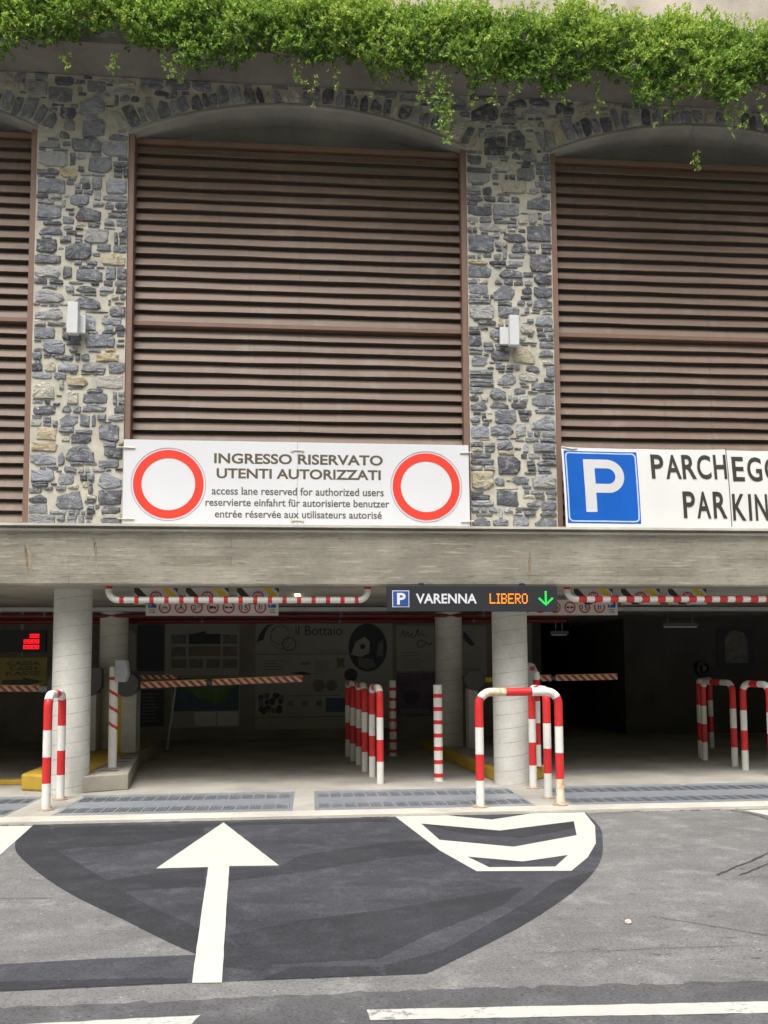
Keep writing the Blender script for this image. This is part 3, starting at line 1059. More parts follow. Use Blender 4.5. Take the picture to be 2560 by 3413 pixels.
# --- smooth rendered arch rims, tympanum panels and louvres
for bay in BAYS:
    r = MB()
    X = [bay[0] + (bay[1] - bay[0]) * i / K for i in range(K + 1)]
    prof = [(FY + 0.004, 0.055), (FY - 0.006, 0.030), (FY - 0.006, 0.008), (FY + 0.02, 0.0), (FY + 0.44, -0.01)]
    for i in range(K):
        za, zb = arch_z(X[i], bay), arch_z(X[i + 1], bay)
        for (ya, da), (yb, db) in zip(prof[:-1], prof[1:]):
            r.add([(X[i], ya, za + da), (X[i], yb, za + db), (X[i + 1], yb, zb + db), (X[i + 1], ya, zb + da)], [(0, 1, 2, 3)], M['rim'], True)
    r.build('arch_rim', G0)
    tp = MB()
    tp.box(bay[0], bay[1], FY + 0.40, FY + 0.44, 8.2, 8.95, M['render'])
    tp.build('arch_panel', G0)
    # louvre panel
    lv = bpy.data.objects.new('louvre_panel', None)
    col.objects.link(lv)
    lv.parent = G0
    fr = MB()
    y0, y1 = FY + 0.11, FY + 0.30
    fr.box(bay[0] + .004, bay[0] + 0.075, FY + .025, y1, BOTZ, 8.40, M['brown'])
    fr.box(bay[1] - 0.075, bay[1] - .004, FY + .025, y1, BOTZ, 8.40, M['brown'])
    fr.box(bay[0] + .075, bay[1] - .075, y0 - .004, y1 - .05, 5.905, 5.962, M['brown'])
    fr.box(bay[0] + .075, bay[1] - .075, y0 + .03, y1, 8.36, 8.425, M['brown'])
    cx = (bay[0] + bay[1]) / 2
    fr.build('frame', lv, bevel=0.003)
    sl2 = MB()
    for zlo, zhi in ((BOTZ + 0.02, 5.905), (5.962, 8.37)):
        n = int(round((zhi - zlo) / 0.148))
        pit = (zhi - zlo) / n
        for i in range(n):
            z = zlo + i * pit
            for xa, xb in ((bay[0] + .078, cx - 0.0015), (cx + 0.0015, bay[1] - .078)):
                ns = 6
                for q in range(ns):
                    ta, tb = xa + (xb - xa) * q / ns, xa + (xb - xa) * (q + 1) / ns
                    def sag(x):
                        return 0.0035 * math.sin(x * 1.9 + i * 1.7) + 0.002 * math.sin(x * 5.1 + i)
                    sa, sb = sag(ta), sag(tb)
                    P_ = [(0.178, 0.119), (0.134, 0.020), (0.128, 0.004), (0.150, 0.001), (0.162, 0.012)]
                    for (ya, za), (yb, zb) in zip(P_[:-1], P_[1:]):
                        sl2.add([(ta, FY + ya, z + za + sa), (ta, FY + yb, z + zb + sa), (tb, FY + yb, z + zb + sb), (tb, FY + ya, z + za + sb)],
                                [(0, 1, 2, 3)], M['slat'])
    sl2.build('slat_bank', lv)
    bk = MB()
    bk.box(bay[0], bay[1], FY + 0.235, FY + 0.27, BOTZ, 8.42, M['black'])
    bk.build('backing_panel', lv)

# --- planter over the facade and upper storey behind
pl = MB()
pl.box(-14, 14, 10.06, 11.2, TOPZ + .004, TOPZ + 0.10, M['render'])
pl.box(-14, 14, 10.06, 10.18, TOPZ + 0.10, 9.72, M['render'])
pl.box(-14, 14, 10.18, 13.0, TOPZ + 0.10, 9.55, M['render'])
pl.box(-14, 14, 10.02, 10.06, TOPZ + 0.004, TOPZ + 0.05, M['render'])
pl.build('planter_balcony', G0)
up = MB()
for i in range(5):
    z0 = 9.5 + i * 1.0
    up.box(-14, 14, 12.5 + .004 * (i % 2), 12.8, z0 + 0.012, z0 + 1.0, M['beige'])
up.box(-14, 14, 12.53, 12.8, 9.5, 14.5, M['render'])
up.build('upper_storey_wall', G0)

# --- concrete canopy
cn = MB()
KX = 60
def canopy_section(pts, mat_list):
    for (ya, za), (yb, zb), mt in zip(pts[:-1], pts[1:], mat_list):
        for i in range(KX):
            xa, xb = -14 + 28 * i / KX, -14 + 28 * (i + 1) / KX
            cn.add([(xa, ya, za), (xb, ya, za), (xb, yb, zb), (xa, yb, zb)], [(0, 1, 2, 3)], mt)
canopy_section([(10.3, 3.203), (9.935, 3.205), (9.93, 3.176), (9.99, 3.172), (9.992, 3.152), (9.962, 3.147), (9.965, 3.124), (10.005, 3.118)][::-1],
               [M['lip']] * 7)
canopy_section([(10.17, 2.50), (10.145, 2.52), (10.005, 3.118)], [M['ledge']] * 2)
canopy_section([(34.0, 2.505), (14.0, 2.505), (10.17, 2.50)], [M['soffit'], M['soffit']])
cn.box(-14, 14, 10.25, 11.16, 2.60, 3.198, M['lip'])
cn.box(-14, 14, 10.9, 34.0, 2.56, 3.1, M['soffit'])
cn.build('concrete_canopy', G0)
# lime and rust runs on the canopy face
def run_stain(name, x, z_top, z_bot, wmax, mat, seed):
    rr = random.Random(seed)
    b = MB()
    n = 14
    def Y_(z):
        return 10.145 + (z - 2.52) / (3.118 - 2.52) * (10.005 - 10.145) - 0.004
    for strand in range(2):
        xo = x + strand * 0.018
        L_, R_ = [], []
        for i in range(n):
            t = i / (n - 1)
            z = z_top + (z_bot - z_top) * t
            wv = wmax * (0.25 + 0.75 * math.sin(math.pi * min(1, t * 1.1 + .1))) * rr.uniform(.4, 1.1) * (1 - .6 * strand)
            xx = xo + 0.02 * t + rr.uniform(-.006, .006)
            L_.append((xx - wv, Y_(z) - strand * .0015, z))
            R_.append((xx + wv, Y_(z) - strand * .0015, z))
        for i in range(n - 1):
            b.add([L_[i + 1], R_[i + 1], R_[i], L_[i]], [(0, 1, 2, 3)], mat)
    b.build(name, G0)
run_stain('lime_stain', -3.30, 2.98, 2.51, 0.012, M['stain'], 1)
run_stain('rust_stain', -3.33, 2.96, 2.62, 0.012, M['rust_run'], 2)
run_stain('lime_stain', -2.53, 2.90, 2.52, 0.006, M['stain'], 3)
run_stain('crack_stain', -2.545, 3.05, 2.75, 0.0035, M['crack'], 4)
run_stain('rust_stain', 2.66, 2.93, 2.55, 0.008, M['rust_run'], 5)

# --- columns
def column(x, y, r):
    c = MB()
    n = 48
    c.tube([(0, 0, 0)] + [(0, 0, 2.5 * i / 8) for i in range(1, 9)] + [(0, 0, 2.545)], r, M['column'], n)
    o = c.build('column', None, loc=(0, 0, 0))
    o.parent = G0
    o.location = (x, y - 10.6, 0)
    o.rotation_euler = (0, 0, RAD(20 * x))
    return o
column(-2.975, 10.80, 0.228)
column(2.577, 10.80, 0.228)
column(8.2, 10.80, 0.228)
column(-8.5, 10.80, 0.228)
column(-3.245, 14.2, 0.228)
column(2.33, 14.2, 0.228)

# --- inner walls
iw = MB()
iw.box(-14, 4.75, 17.85, 18.1, 0, 2.54, M['wall_in'])
iw.build('back_wall', G0)
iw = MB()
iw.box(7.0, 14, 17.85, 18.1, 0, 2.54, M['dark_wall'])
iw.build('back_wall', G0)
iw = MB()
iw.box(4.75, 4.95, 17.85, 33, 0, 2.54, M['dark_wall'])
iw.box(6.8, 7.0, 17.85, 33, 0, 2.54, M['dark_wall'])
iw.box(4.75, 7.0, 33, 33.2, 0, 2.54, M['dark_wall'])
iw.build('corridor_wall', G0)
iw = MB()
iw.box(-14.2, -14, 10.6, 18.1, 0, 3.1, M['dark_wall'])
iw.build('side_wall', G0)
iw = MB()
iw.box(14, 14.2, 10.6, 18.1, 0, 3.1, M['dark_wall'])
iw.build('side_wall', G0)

# ================================================================ CREEPER
def creeper():
    verts, faces, tone = [], [], []
    stems = []
    nr = np.random.default_rng(11)
    def low_edge(x):
        t = (x + 3.7) / 9.6
        base = 9.0 - 0.31 * t
        return (base + 0.07 * math.sin(x * 2.3 + 1.0) + 0.06 * math.sin(x * 5.7) + 0.04 * math.sin(x * 11.3 + 2))
    def bulge(x, z):
        return 0.5 + 0.5 * math.sin(x * 3.1 + z * 2.0) * math.sin(x * 1.3 + 1) + 0.35 * math.sin(x * 7.9 - z * 5.5) * math.cos(z * 6.0 + x * 2.0)
    def leaf(p, d, size, tn):
        d = d / (np.linalg.norm(d) + 1e-9)
        r = nr.normal(size=3)
        s = np.cross(d, r)
        s /= np.linalg.norm(s) + 1e-9
        nrm = np.cross(s, d)
        wd = size * nr.uniform(0.24, 0.34)
        m1 = p + d * size * 0.45 + s * wd + nrm * wd * 0.4
        m2 = p + d * size * 0.45 - s * wd + nrm * wd * 0.4
        tip = p + d * size - nrm * size * 0.12
        k = len(verts)
        verts.extend([p, m1, tip, m2])
        faces.extend([(k, k + 1, k + 2), (k, k + 2, k + 3)])
        tone.extend([tn] * 2)
    def sprig(p, d, n, size, tn, droop=0.03):
        d = d / np.linalg.norm(d)
        q = p.copy()
        for i in range(n):
            q = q + d * size * 0.55
            d = d + np.array([nr.normal() * .16, nr.normal() * .16, nr.normal() * .12 - droop])
            d = d / np.linalg.norm(d)
            side = nr.normal(size=3)
            side -= d * side.dot(d)
            side /= np.linalg.norm(side) + 1e-9
            t2 = min(1, max(0, tn + nr.normal() * .10 + 0.14 * (i / n)))
            leaf(q, d * .55 + side * .85, size * nr.uniform(.75, 1.2), t2)
            leaf(q, d * .55 - side * .85, size * nr.uniform(.75, 1.2), t2)
        leaf(q, d, size * 1.05, min(1, tn + .2))
    def outward(x, z):
        return np.array([nr.normal() * .55, -0.75 - nr.random() * .5, 0.15 + nr.normal() * .5])
    # main curtain
    n_s = 17500
    for _ in range(n_s):
        x = nr.uniform(-5.2, 7.6)
        lo = low_edge(x)
        top = 9.80 + 0.05 * math.sin(x * 4.1) + 0.05 * math.sin(x * 9.7 + 1)
        u = nr.random() ** 0.85
        z = lo + (top - lo) * u
        bl = bulge(x, z)
        thick = 0.13 + 0.20 * bl + 0.08 * math.sin(math.pi * min(1, u))
        if u < 0.22 and math.sin(x * 6.1 + 0.7) + math.sin(x * 2.9) < -0.5:
            continue
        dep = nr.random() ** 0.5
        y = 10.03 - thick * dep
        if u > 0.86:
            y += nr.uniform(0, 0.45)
        tn = 0.02 + 0.36 * dep + 0.42 * (u - 0.4) + 0.34 * (bl - 0.5) + nr.normal() * .10  # lighter outward, upward and on bulges: light and shade painted into the leaves
        if nr.random() < 0.16:
            tn += 0.30
        d = outward(x, z)
        if u > .8:
            d[2] += .7
        if u < .3:
            d[2] -= .5
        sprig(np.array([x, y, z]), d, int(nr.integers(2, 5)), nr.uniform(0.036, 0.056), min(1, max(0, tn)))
    # a fringe standing up along the top
    for _ in range(1500):
        x = nr.uniform(-5.2, 7.6)
        z = 9.76 + 0.06 * math.sin(x * 4.1) + nr.uniform(0, .06)
        sprig(np.array([x, nr.uniform(9.75, 10.3), z]), np.array([nr.normal() * .4, nr.normal() * .3 - .1, 1.0]), int(nr.integers(2, 5)), nr.uniform(.03, .045), nr.uniform(.6, 1.0), 0.0)
    # trailing strands
    def strand(x, z0, z1, y, dx, dens=1.0, wob=0.02, tn0=0.45):
        n = max(6, int((z0 - z1) / 0.035))
        pts = []
        for i in range(n + 1):
            t = i / n
            pts.append((x + dx * t + wob * math.sin(i * 1.1 + x * 9), y + 0.04 * math.sin(t * 3), z0 + (z1 - z0) * t))
        sb = MB()
        sb.tube(pts, 0.0022, M['stem'], 5)
        stems.append(sb)
        for i in range(1, n + 1):
            if nr.random() > dens:
                continue
            for _ in range(2):
                d = np.array([nr.normal(), nr.normal() * .7 - .2, -0.6])
                sprig(np.array(pts[i]) + nr.normal(size=3) * .012, d, int(nr.integers(1, 4)), nr.uniform(.03, .042), min(1, max(0, tn0 + nr.normal() * .15)))
    for (x, z1, dx) in [(1.52, 8.12, .12), (1.60, 7.98, .06), (1.46, 8.35, .05), (1.36, 8.5, .0), (1.68, 8.2, .02)]:
        strand(x, 8.9, z1, 9.80, dx, 0.85)
    for (x, z1, dx, dn) in [(q[0], q[1] + .17 * (q[0] > -1), q[2], q[3] * .85) for q in [(-2.95, 8.72, .02, .9), (-2.35, 8.72, -.03, .9), (-1.78, 8.62, .12, .9), (-1.65, 8.66, .1, .9), (-.2, 8.45, .05, .9), (.25, 8.42, .1, .8),
                            (.75, 8.40, .02, .6), (1.1, 8.55, 0, .8), (1.95, 8.4, .05, .8), (2.2, 8.35, .1, .6), (2.55, 8.5, 0, .9), (3.2, 8.42, -.03, .8), (3.6, 8.33, .03, .8), (4.4, 8.45, 0, .9), (4.75, 8.20, -.35, .9), (5.3, 8.10, .05, .9), (5.45, 8.16, .03, .9),
                            (5.75, 8.32, .05, .9), (6.2, 8.36, .1, .9), (-3.8, 8.62, .05, .6), (-4.4, 8.6, 0, .8), (0.0, 8.15, .02, .35), (0.9, 8.5, .0, .7), (2.95, 8.55, 0, .9)]]:
        strand(x, 8.95, z1, 9.82 + nr.uniform(-.04, .06), dx, dn)
    strand(4.93, 8.95, 8.20, 10.05, 0.02, 0.0)
    strand(4.95, 8.20, 7.93, 10.05, 0.03, 0.9)
    me = bpy.data.meshes.new('foliage')
    me.from_pydata([tuple(v) for v in verts], [], faces)
    at = me.attributes.new('tone', 'FLOAT', 'FACE')
    at.data.foreach_set('value', np.array(tone, np.float32))
    me.materials.append(M['leaf'])
    root = thing('hanging_creeper', 'dense green small leaved creeper spilling over the planter above the stone arches', 'plant', (0, 10.0, 9.6))
    me.transform(Matrix.Translation((0, -10.0, -9.6)))
    o = bpy.data.objects.new('foliage', me)
    col.objects.link(o)
    o.parent = root
    for sb in stems:
        sb.build('stem', root)
creeper()

# ================================================================ SIGNS ON THE FACADE
def banner_left():
    t = thing('entrance_banner', 'white board with red rings reserving the lane for authorised users', 'sign', (-0.15, 10.5, 3.29))
    b = MB()
    y = 10.50
    b.prism([(-2.325, 3.20), (-0.181, 3.20), (-0.179, 4.352), (-2.323, 4.355)], y, y + 0.012, M['sign_white'])
    b.build('board_panel', t)
    b = MB()
    b.prism([(-0.1775, 3.20), (2.019, 3.20), (2.010, 4.350), (-0.1755, 4.352)], y + .0006, y + 0.014, M['sign_white'])
    b.build('board_panel', t)
    for cx, cz in ((-1.772, 3.797), (1.460, 3.803)):
        b = MB()
        b.ring(cx, cz, 0.328, 0.432, y - .003, y + .001, M['sign_red'])
        b.ring(cx, cz, 0.452, 0.459, y - .003, y + .001, M['thin_line'])
        b.build('prohibition_ring', t)
    for s, x0, x1, z0, z1 in (('INGRESSO RISERVATO', -1.214, 0.905, 4.066, 4.198), ('UTENTI AUTORIZZATI', -1.183, 0.877, 3.878, 4.008)):
        b = MB()
        b.text(s, x0, x1, z0, z1, y - .0012, M['sign_text'], 0.026)
        b.build('lettering', t)
    for s, x0, x1, z0, z1 in (('access lane reserved for authorized users', -1.241, 0.914, 3.670, 3.772),
                              ('reservierte einfahrt für autorisierte benutzer', -1.317, 0.984, 3.527, 3.625),
                              ('entrée réservée aux utilisateurs autorisé', -1.200, 0.887, 3.381, 3.478)):
        b = MB()
        b.text(s, x0, x1, z0, z1, y - .0012, M['sign_text_grey'], 0.016)
        b.build('lettering', t)
    for z in (4.245, 3.352):
        b = MB()
        b.tube([(-2.39, y - .008, z + .008), (-2.30, y - .012, z + .004), (-2.18, y - .006, z)], 0.008, M['lace'], 8)
        b.build('cord_tie', t)
        b = MB()
        b.tube([(1.90, y - .006, z), (2.0, y - .012, z + .004), (2.07, y - .008, z + .012)], 0.008, M['lace'], 8)
        b.build('cord_tie', t)
        b = MB()
        b.tube([(-.245, y - .007, z), (-.11, y - .007, z)], 0.006, M['lace'], 8)
        for q in (-.245, -.11):
            b.disc(q, z, 0.016, y - .012, y, M['lace'], 12)
        b.build('cord_tie', t)
banner_left()

def banner_right():
    t = thing('parking_banner', 'creased white parking banner with a large blue P square', 'sign', (5.45, 10.45, 3.28))
    # the cloth is pulled sideways and its head rolls back
    Z0, Z1 = 3.22, 4.345
    def P3(x, z, lift=0.0):
        v = (z - Z0) / (Z1 - Z0)
        sx = x + 0.034 * (1 - v)
        rip = 0.006 * math.sin(x * 5.0 + v * 2) + 0.005 * math.sin(x * 11 + 1)
        y = 10.455 + rip + 0.075 * max(0, v - 0.35) ** 1.6 - lift
        dz = -0.012 * math.sin(max(0, min(1, (x - 3.23) / 2.2)) * math.pi) * v
        return (sx, y, z + dz)
    def cloth(b, x0, x1, z0, z1, mat, lift, nx=24, nz=14, dx=0.0):
        vs = [P3(x0 + (x1 - x0) * i / nx + dx, z0 + (z1 - z0) * k / nz, lift) for k in range(nz + 1) for i in range(nx + 1)]
        fs = [(k * (nx + 1) + i, k * (nx + 1) + i + 1, (k + 1) * (nx + 1) + i + 1, (k + 1) * (nx + 1) + i) for k in range(nz) for i in range(nx)]
        b.add(vs, fs, mat, True)
    def warp(mb, lift):
        mb.v = [P3(v[0], v[2], lift + (10.0 - v[1]) * 0.4) for v in mb.v]
        return mb
    b = MB()
    cloth(b, 3.225, 5.442, Z0, Z1, M['banner'], 0.0, 80, 28)
    b.build('cloth_panel', t)
    b = MB()
    cloth(b, 5.448, 7.70, Z0, Z1 - 0.012, M['banner'], 0.001, 80, 28)
    b.build('cloth_panel', t)
    b = MB()
    def rrect(x0, x1, z0, z1, r, n=6):
        pts = []
        for cx, cz, a0 in ((x1 - r, z0 + r, -90), (x1 - r, z1 - r, 0), (x0 + r, z1 - r, 90), (x0 + r, z0 + r, 180)):
            for i in range(n + 1):
                a = RAD(a0 + 90 * i / n)
                pts.append((cx + r * math.cos(a), cz + r * math.sin(a)))
        return pts
    cloth(b, 3.252, 4.226, 3.342, 4.298, M['blue'], 0.003, 40, 28)
    b.build('blue_square', t)
    b = MB()
    outer, inner = rrect(3.266, 4.212, 3.360, 4.282, 0.06), rrect(3.284, 4.194, 3.378, 4.264, 0.046)
    def fine(pts):
        out = []
        for i in range(len(pts)):
            a_, b_ = pts[i], pts[(i + 1) % len(pts)]
            k = 30 if math.hypot(a_[0] - b_[0], a_[1] - b_[1]) > .2 else 1
            out += [(a_[0] + (b_[0] - a_[0]) * q / k, a_[1] + (b_[1] - a_[1]) * q / k) for q in range(k)]
        return out
    outer, inner = fine(outer), fine(inner)
    n = len(outer)
    b.add([P3(p[0], p[1], 0.0055) for p in outer] + [P3(p[0], p[1], 0.0055) for p in inner], [(i, (i + 1) % n, (i + 1) % n + n, i + n) for i in range(n)], M['light_blue'])
    b.build('border_line', t)
    b = MB()
    def strokes(o, inn):
        """letter P as an outer outline with a bowl hole"""
    x0, x1, z0, z1 = 3.505, 4.040, 3.490, 4.190
    sw = 0.145
    rz = (z1 - (z0 + 0.255)) / 2
    cz = z1 - rz
    cx = x1 - rz
    k = 18
    def quad(p):
        # finely split so the cloth warp stays smooth
        (ax, az), (bx, bz), (cx_, cz_), (dx_, dz_) = p
        m = 8
        for i in range(m):
            for j in range(m):
                def at(u, v):
                    return ((ax * (1 - u) + bx * u) * (1 - v) + (dx_ * (1 - u) + cx_ * u) * v, (az * (1 - u) + bz * u) * (1 - v) + (dz_ * (1 - u) + cz_ * u) * v)
                c = [at(i / m, j / m), at((i + 1) / m, j / m), at((i + 1) / m, (j + 1) / m), at(i / m, (j + 1) / m)]
                b.add([P3(q[0], q[1], 0.0055) for q in c], [(0, 1, 2, 3)], M['p_grey'])
    quad([(x0, z0), (x0 + sw, z0), (x0 + sw, z1), (x0, z1)])
    quad([(x0 + sw, z1 - sw * .82), (cx, z1 - sw * .82), (cx, z1), (x0 + sw, z1)])
    quad([(x0 + sw, z1 - 2 * rz), (cx, z1 - 2 * rz), (cx, z1 - 2 * rz + sw * .82), (x0 + sw, z1 - 2 * rz + sw * .82)])
    for i in range(k):
        a0, a1 = -math.pi / 2 + math.pi * i / k, -math.pi / 2 + math.pi * (i + 1) / k
        ri = rz - sw * .82
        c = [(cx + ri * math.cos(a0), cz + ri * math.sin(a0)), (cx + rz * math.cos(a0), cz + rz * math.sin(a0)),
             (cx + rz * math.cos(a1), cz + rz * math.sin(a1)), (cx + ri * math.cos(a1), cz + ri * math.sin(a1))]
        b.add([P3(q[0], q[1], 0.0055) for q in c], [(0, 1, 2, 3)], M['p_grey'])
    b.build('letter_p', t)
    b = MB()
    words = (((('P', 4.405, 4.580), ('A', 4.605, 4.812), ('R', 4.828, 5.020), ('C', 5.035, 5.225), ('H', 5.262, 5.430)), 3.945, 4.272),
             ((('E', 5.505, 5.670), ('G', 5.715, 5.915), ('G', 5.955, 6.155), ('I', 6.195, 6.235), ('O', 6.275, 6.48)), 3.915, 4.246),
             ((('P', 4.800, 4.965), ('A', 4.985, 5.180), ('R', 5.215, 5.395)), 3.420, 3.776),
             ((('K', 5.470, 5.650), ('I', 5.690, 5.732), ('N', 5.780, 5.950), ('G', 5.990, 6.185)), 3.392, 3.745))
    for glyphs, z0, z1 in words:
        b = MB()
        for ch, x0, x1 in glyphs:
            b.text(ch, x0, x1, z0, z1, 10.0, M['black_text'], 0.018)
        warp(b, 0.006)
        b.build('lettering', t)
    b = MB()
    b.tube([P3(5.443, 4.36, .004), P3(5.447, 4.0, .006), P3(5.443, 3.7, .006), P3(5.447, 3.25, .004)], 0.004, M['black_text'], 6)
    b.tube([P3(3.23, 4.345, .004), P3(3.36, 4.325, .01), P3(3.44, 4.333, .004)], 0.009, M['banner'], 8)
    b.tube([P3(5.41, 3.30, .01), P3(5.47, 3.285, .02), P3(5.53, 3.29, .008)], 0.012, M['banner'], 8)
    b.build('seam_fold', t)
banner_right()

# wall lamps
def wall_lamp(x, dx, label):
    t = thing('wall_lamp', label, 'lamp', (x, 10.58, 5.69), 'lamps on the stone piers')
    b = MB()
    b.box(x + dx - 0.115, x + dx + 0.115, 10.52, 10.575, 5.705, 5.935, M['lamp_grey'])
    b.build('back_plate', t, bevel=0.004)
    b = MB()
    b.box(x - 0.063, x + 0.063, 10.43, 10.518, 5.665, 6.065, M['lamp_grey'])
    b.build('lamp_body', t, bevel=0.006)
wall_lamp(-2.955, 0.018, 'slim grey wall lamp on the stone pier left of the red ring board')
wall_lamp(2.625, -0.055, 'slim grey wall lamp on the stone pier beside the blue parking banner')

# ================================================================ SIGNS AND BARS UNDER THE CANOPY
FONT57 = {'L': ['1....', '1....', '1....', '1....', '1....', '1....', '11111'], 'I': ['111', '.1.', '.1.', '.1.', '.1.', '.1.', '111'],
          'B': ['1111.', '1...1', '1...1', '1111.', '1...1', '1...1', '1111.'], 'E': ['11111', '1....', '1....', '1111.', '1....', '1....', '11111'],
          'R': ['1111.', '1...1', '1...1', '1111.', '1.1..', '1..1.', '1...1'], 'O': ['.111.', '1...1', '1...1', '1...1', '1...1', '1...1', '.111.']}
def led_text(b, s, x0, x1, z0, z1, y, mat):
    cols = sum(len(FONT57[c][0]) + 1 for c in s) - 1
    px_, pz_ = (x1 - x0) / cols, (z1 - z0) / 7
    cx = 0
    for c in s:
        for r, row in enumerate(FONT57[c]):
            for k, ch in enumerate(row):
                if ch == '1':
                    X_, Z_ = x0 + (cx + k + .5) * px_, z1 - (r + .5) * pz_
                    b.box(X_ - px_ * .46, X_ + px_ * .46, y - .004, y, Z_ - pz_ * .44, Z_ + pz_ * .44, mat)
        cx += len(FONT57[c][0]) + 1

def led_sign():
    k = 10.06 / 9.85
    t = thing('display_sign', 'black overhead sign showing free spaces in amber with a green arrow', 'sign', (1.95, 10.06, 2.18))
    y = 10.06
    b = MB()
    b.box(0.907, 3.005, y, y + 0.09, 2.182, 2.494, M['led_case'])
    b.box(1.30, 1.36, y + .03, y + .07, 2.494, 2.53, M['led_case'])
    b.box(2.55, 2.61, y + .03, y + .07, 2.494, 2.53, M['led_case'])
    b.build('casing', t, bevel=0.004)
    b = MB()
    b.prism([(0.971, 2.232), (1.176, 2.232), (1.176, 2.434), (0.971, 2.434)], y - .004, y, M['led_white'])
    b.prism([(0.980, 2.241), (1.167, 2.241), (1.167, 2.425), (0.980, 2.425)], y - .007, y - .004, M['led_blue'])
    b.text('P', 1.028, 1.132, 2.262, 2.404, y - .009, M['led_white'], 0.03)
    b.build('parking_symbol', t)
    b = MB()
    b.text('VARENNA', 1.258, 2.003, 2.276, 2.396, y - .004, M['led_white'], 0.022)
    b.build('lettering', t)
    b = MB()
    led_text(b, 'LIBERO', 2.163, 2.634, 2.274, 2.399, y, M['led_amber'])
    b.build('amber_display', t)
    b = MB()
    cx, zt, zb = 2.861, 2.420, 2.262
    for i in range(8):
        z = zt + (zb - zt) * i / 7
        b.box(cx - .0125, cx + .0125, y - .004, y, z - .009, z + .009, M['led_green'])
    for i in range(1, 5):
        for s in (-1, 1):
            X_, Z_ = cx + s * i * 0.0195, zb + i * 0.0185
            b.box(X_ - .0125, X_ + .0125, y - .004, y, Z_ - .011, Z_ + .011, M['led_green'])
    b.build('green_arrow', t)
led_sign()

def bar_path(x0, x1, y, ztop, z, r):
    pts = [(x0, y, ztop), (x0, y, ztop - 0.055)]
    n = 7
    zc = z + r
    for i in range(n + 1):
        a = math.pi + (math.pi / 2) * i / n
        pts.append((x0 + r + r * math.cos(a), y, zc + r * math.sin(a)))
    return pts

def height_bar(name, x0, x1, y, z, bands, label, rusty=False):
    """bands: list of (start, end) of red along X"""
    t = thing(name, label, 'height bar', ((x0 + x1) / 2, y, z), 'height bars under the canopy')
    r = 0.115
    left = bar_path(x0, x1, y, 2.525, z, r)
    right = [(x0 + x1 - p[0], p[1], p[2]) for p in left][::-1]
    xs_ = sorted(set([left[-1][0], right[0][0]] + [v for bnd in bands for v in bnd if left[-1][0] < v < right[0][0]]))
    path = left + [(x, y, z) for x in xs_[1:-1]] + right
    mats = []
    for a, b2 in zip(path[:-1], path[1:]):
        mx, mz = (a[0] + b2[0]) / 2, (a[2] + b2[2]) / 2
        if mz > 2.525 - 0.056:
            mats.append(M['red'])
        elif any(s < mx < e for s, e in bands) and abs(mz - z) < 0.01:
            mats.append(M['red'])
        else:
            mats.append(M['white'])
    b = MB()
    b.tube(path, 0.040, mats, 20)
    b.build('crossbar', t)
bl = [(-2.295 + 0.1765 * i, -2.243 + 0.1765 * i) for i in range(17)]
height_bar('height_bar', -2.425, 0.690, 10.30, 2.337, bl, 'white height limit tube with thin red bands over the lane')
br_ = [(3.345 + 0.2045 * i, 3.345 + 0.1045 + 0.2045 * i) for i in range(21)]
height_bar('height_bar', 3.205, 7.55, 10.30, 2.349, br_, 'height limit tube in equal red and white blocks right of the display sign')

def limit_panel(x0, x1, z0, z1, y, label):
    t = thing('limit_panel', label, 'sign', ((x0 + x1) / 2, y, z0), 'striped height panels behind the bars')
    W_ = x1 - x0
    H_ = z1 - z0
    b = MB()
    b.box(x0, x1, y, y + 0.012, z0, z1, M['sheet'])
    b.box(x0 + .1, x0 + .12, y + .003, y + .009, z1, 2.53, M['galv_dark'])
    b.box(x1 - .12, x1 - .1, y + .003, y + .009, z1, 2.53, M['galv_dark'])
    b.build('plate', t)
    b = MB()
    def stripe(u0, u1, mat):
        # band leaning left-up to right-down, clipped to the plate
        pts = []
        lean = 0.95 * H_
        raw = [(u0, 1.0), (u1, 1.0), (u1 + lean / W_, 0.0), (u0 + lean / W_, 0.0)]
        pts = [(x0 + u * W_, z0 + v * H_) for u, v in raw]
        pts = clip_x(pts, x0, x1)
        if len(pts) >= 3:
            b.prism(pts, y - .003, y, mat)
    def clip_x(poly, a, c):
        for lim, sgn in ((a, 1), (c, -1)):
            out = []
            for i in range(len(poly)):
                p, q = poly[i], poly[(i + 1) % len(poly)]
                pi, qi = sgn * (p[0] - lim) >= 0, sgn * (q[0] - lim) >= 0
                if pi:
                    out.append(p)
                if pi != qi:
                    s = (lim - p[0]) / (q[0] - p[0])
                    out.append((lim, p[1] + s * (q[1] - p[1])))
            poly = out
        return poly
    stripe(-0.42, -0.26, M['sheet_yellow'])
    stripe(-0.10, 0.10, M['black_text'])
    stripe(0.60, 0.78, M['sheet_yellow'])
    stripe(0.88, 1.30, M['black_text'])
    b.build('warning_stripe', t)
    cx, cz, r = x0 + 0.50 * W_, z0 + 0.42 * H_, 0.075
    b = MB()
    b.disc(cx, cz, r + .004, y - .006, y - .003, M['sheet'], 32)
    b.ring(cx, cz, r * 0.76, r, y - .009, y - .006, M['sheet_red'], 32)
    b.text('2', cx - .038, cx - .006, cz - .028, cz + .032, y - .008, M['black_text'], 0.02)
    b.text('20', cx + .002, cx + .036, cz + .002, cz + .032, y - .008, M['black_text'], 0.01)
    b.prism([(cx - .012, cz + .055), (cx + .012, cz + .055), (cx, cz + .040)], y - .008, y - .0065, M['black_text'])
    b.build('limit_roundel', t)
ks = 10.5 / 10.35
lp = [(-2.138, -1.621, 'first'), (-1.522, -1.008, 'middle'), (-0.908, -0.399, 'last')]
nm_l = ['striped height panel nearest the left concrete column', 'middle striped height panel behind the thin banded bar', 'striped height panel nearest the small ceiling lamp']
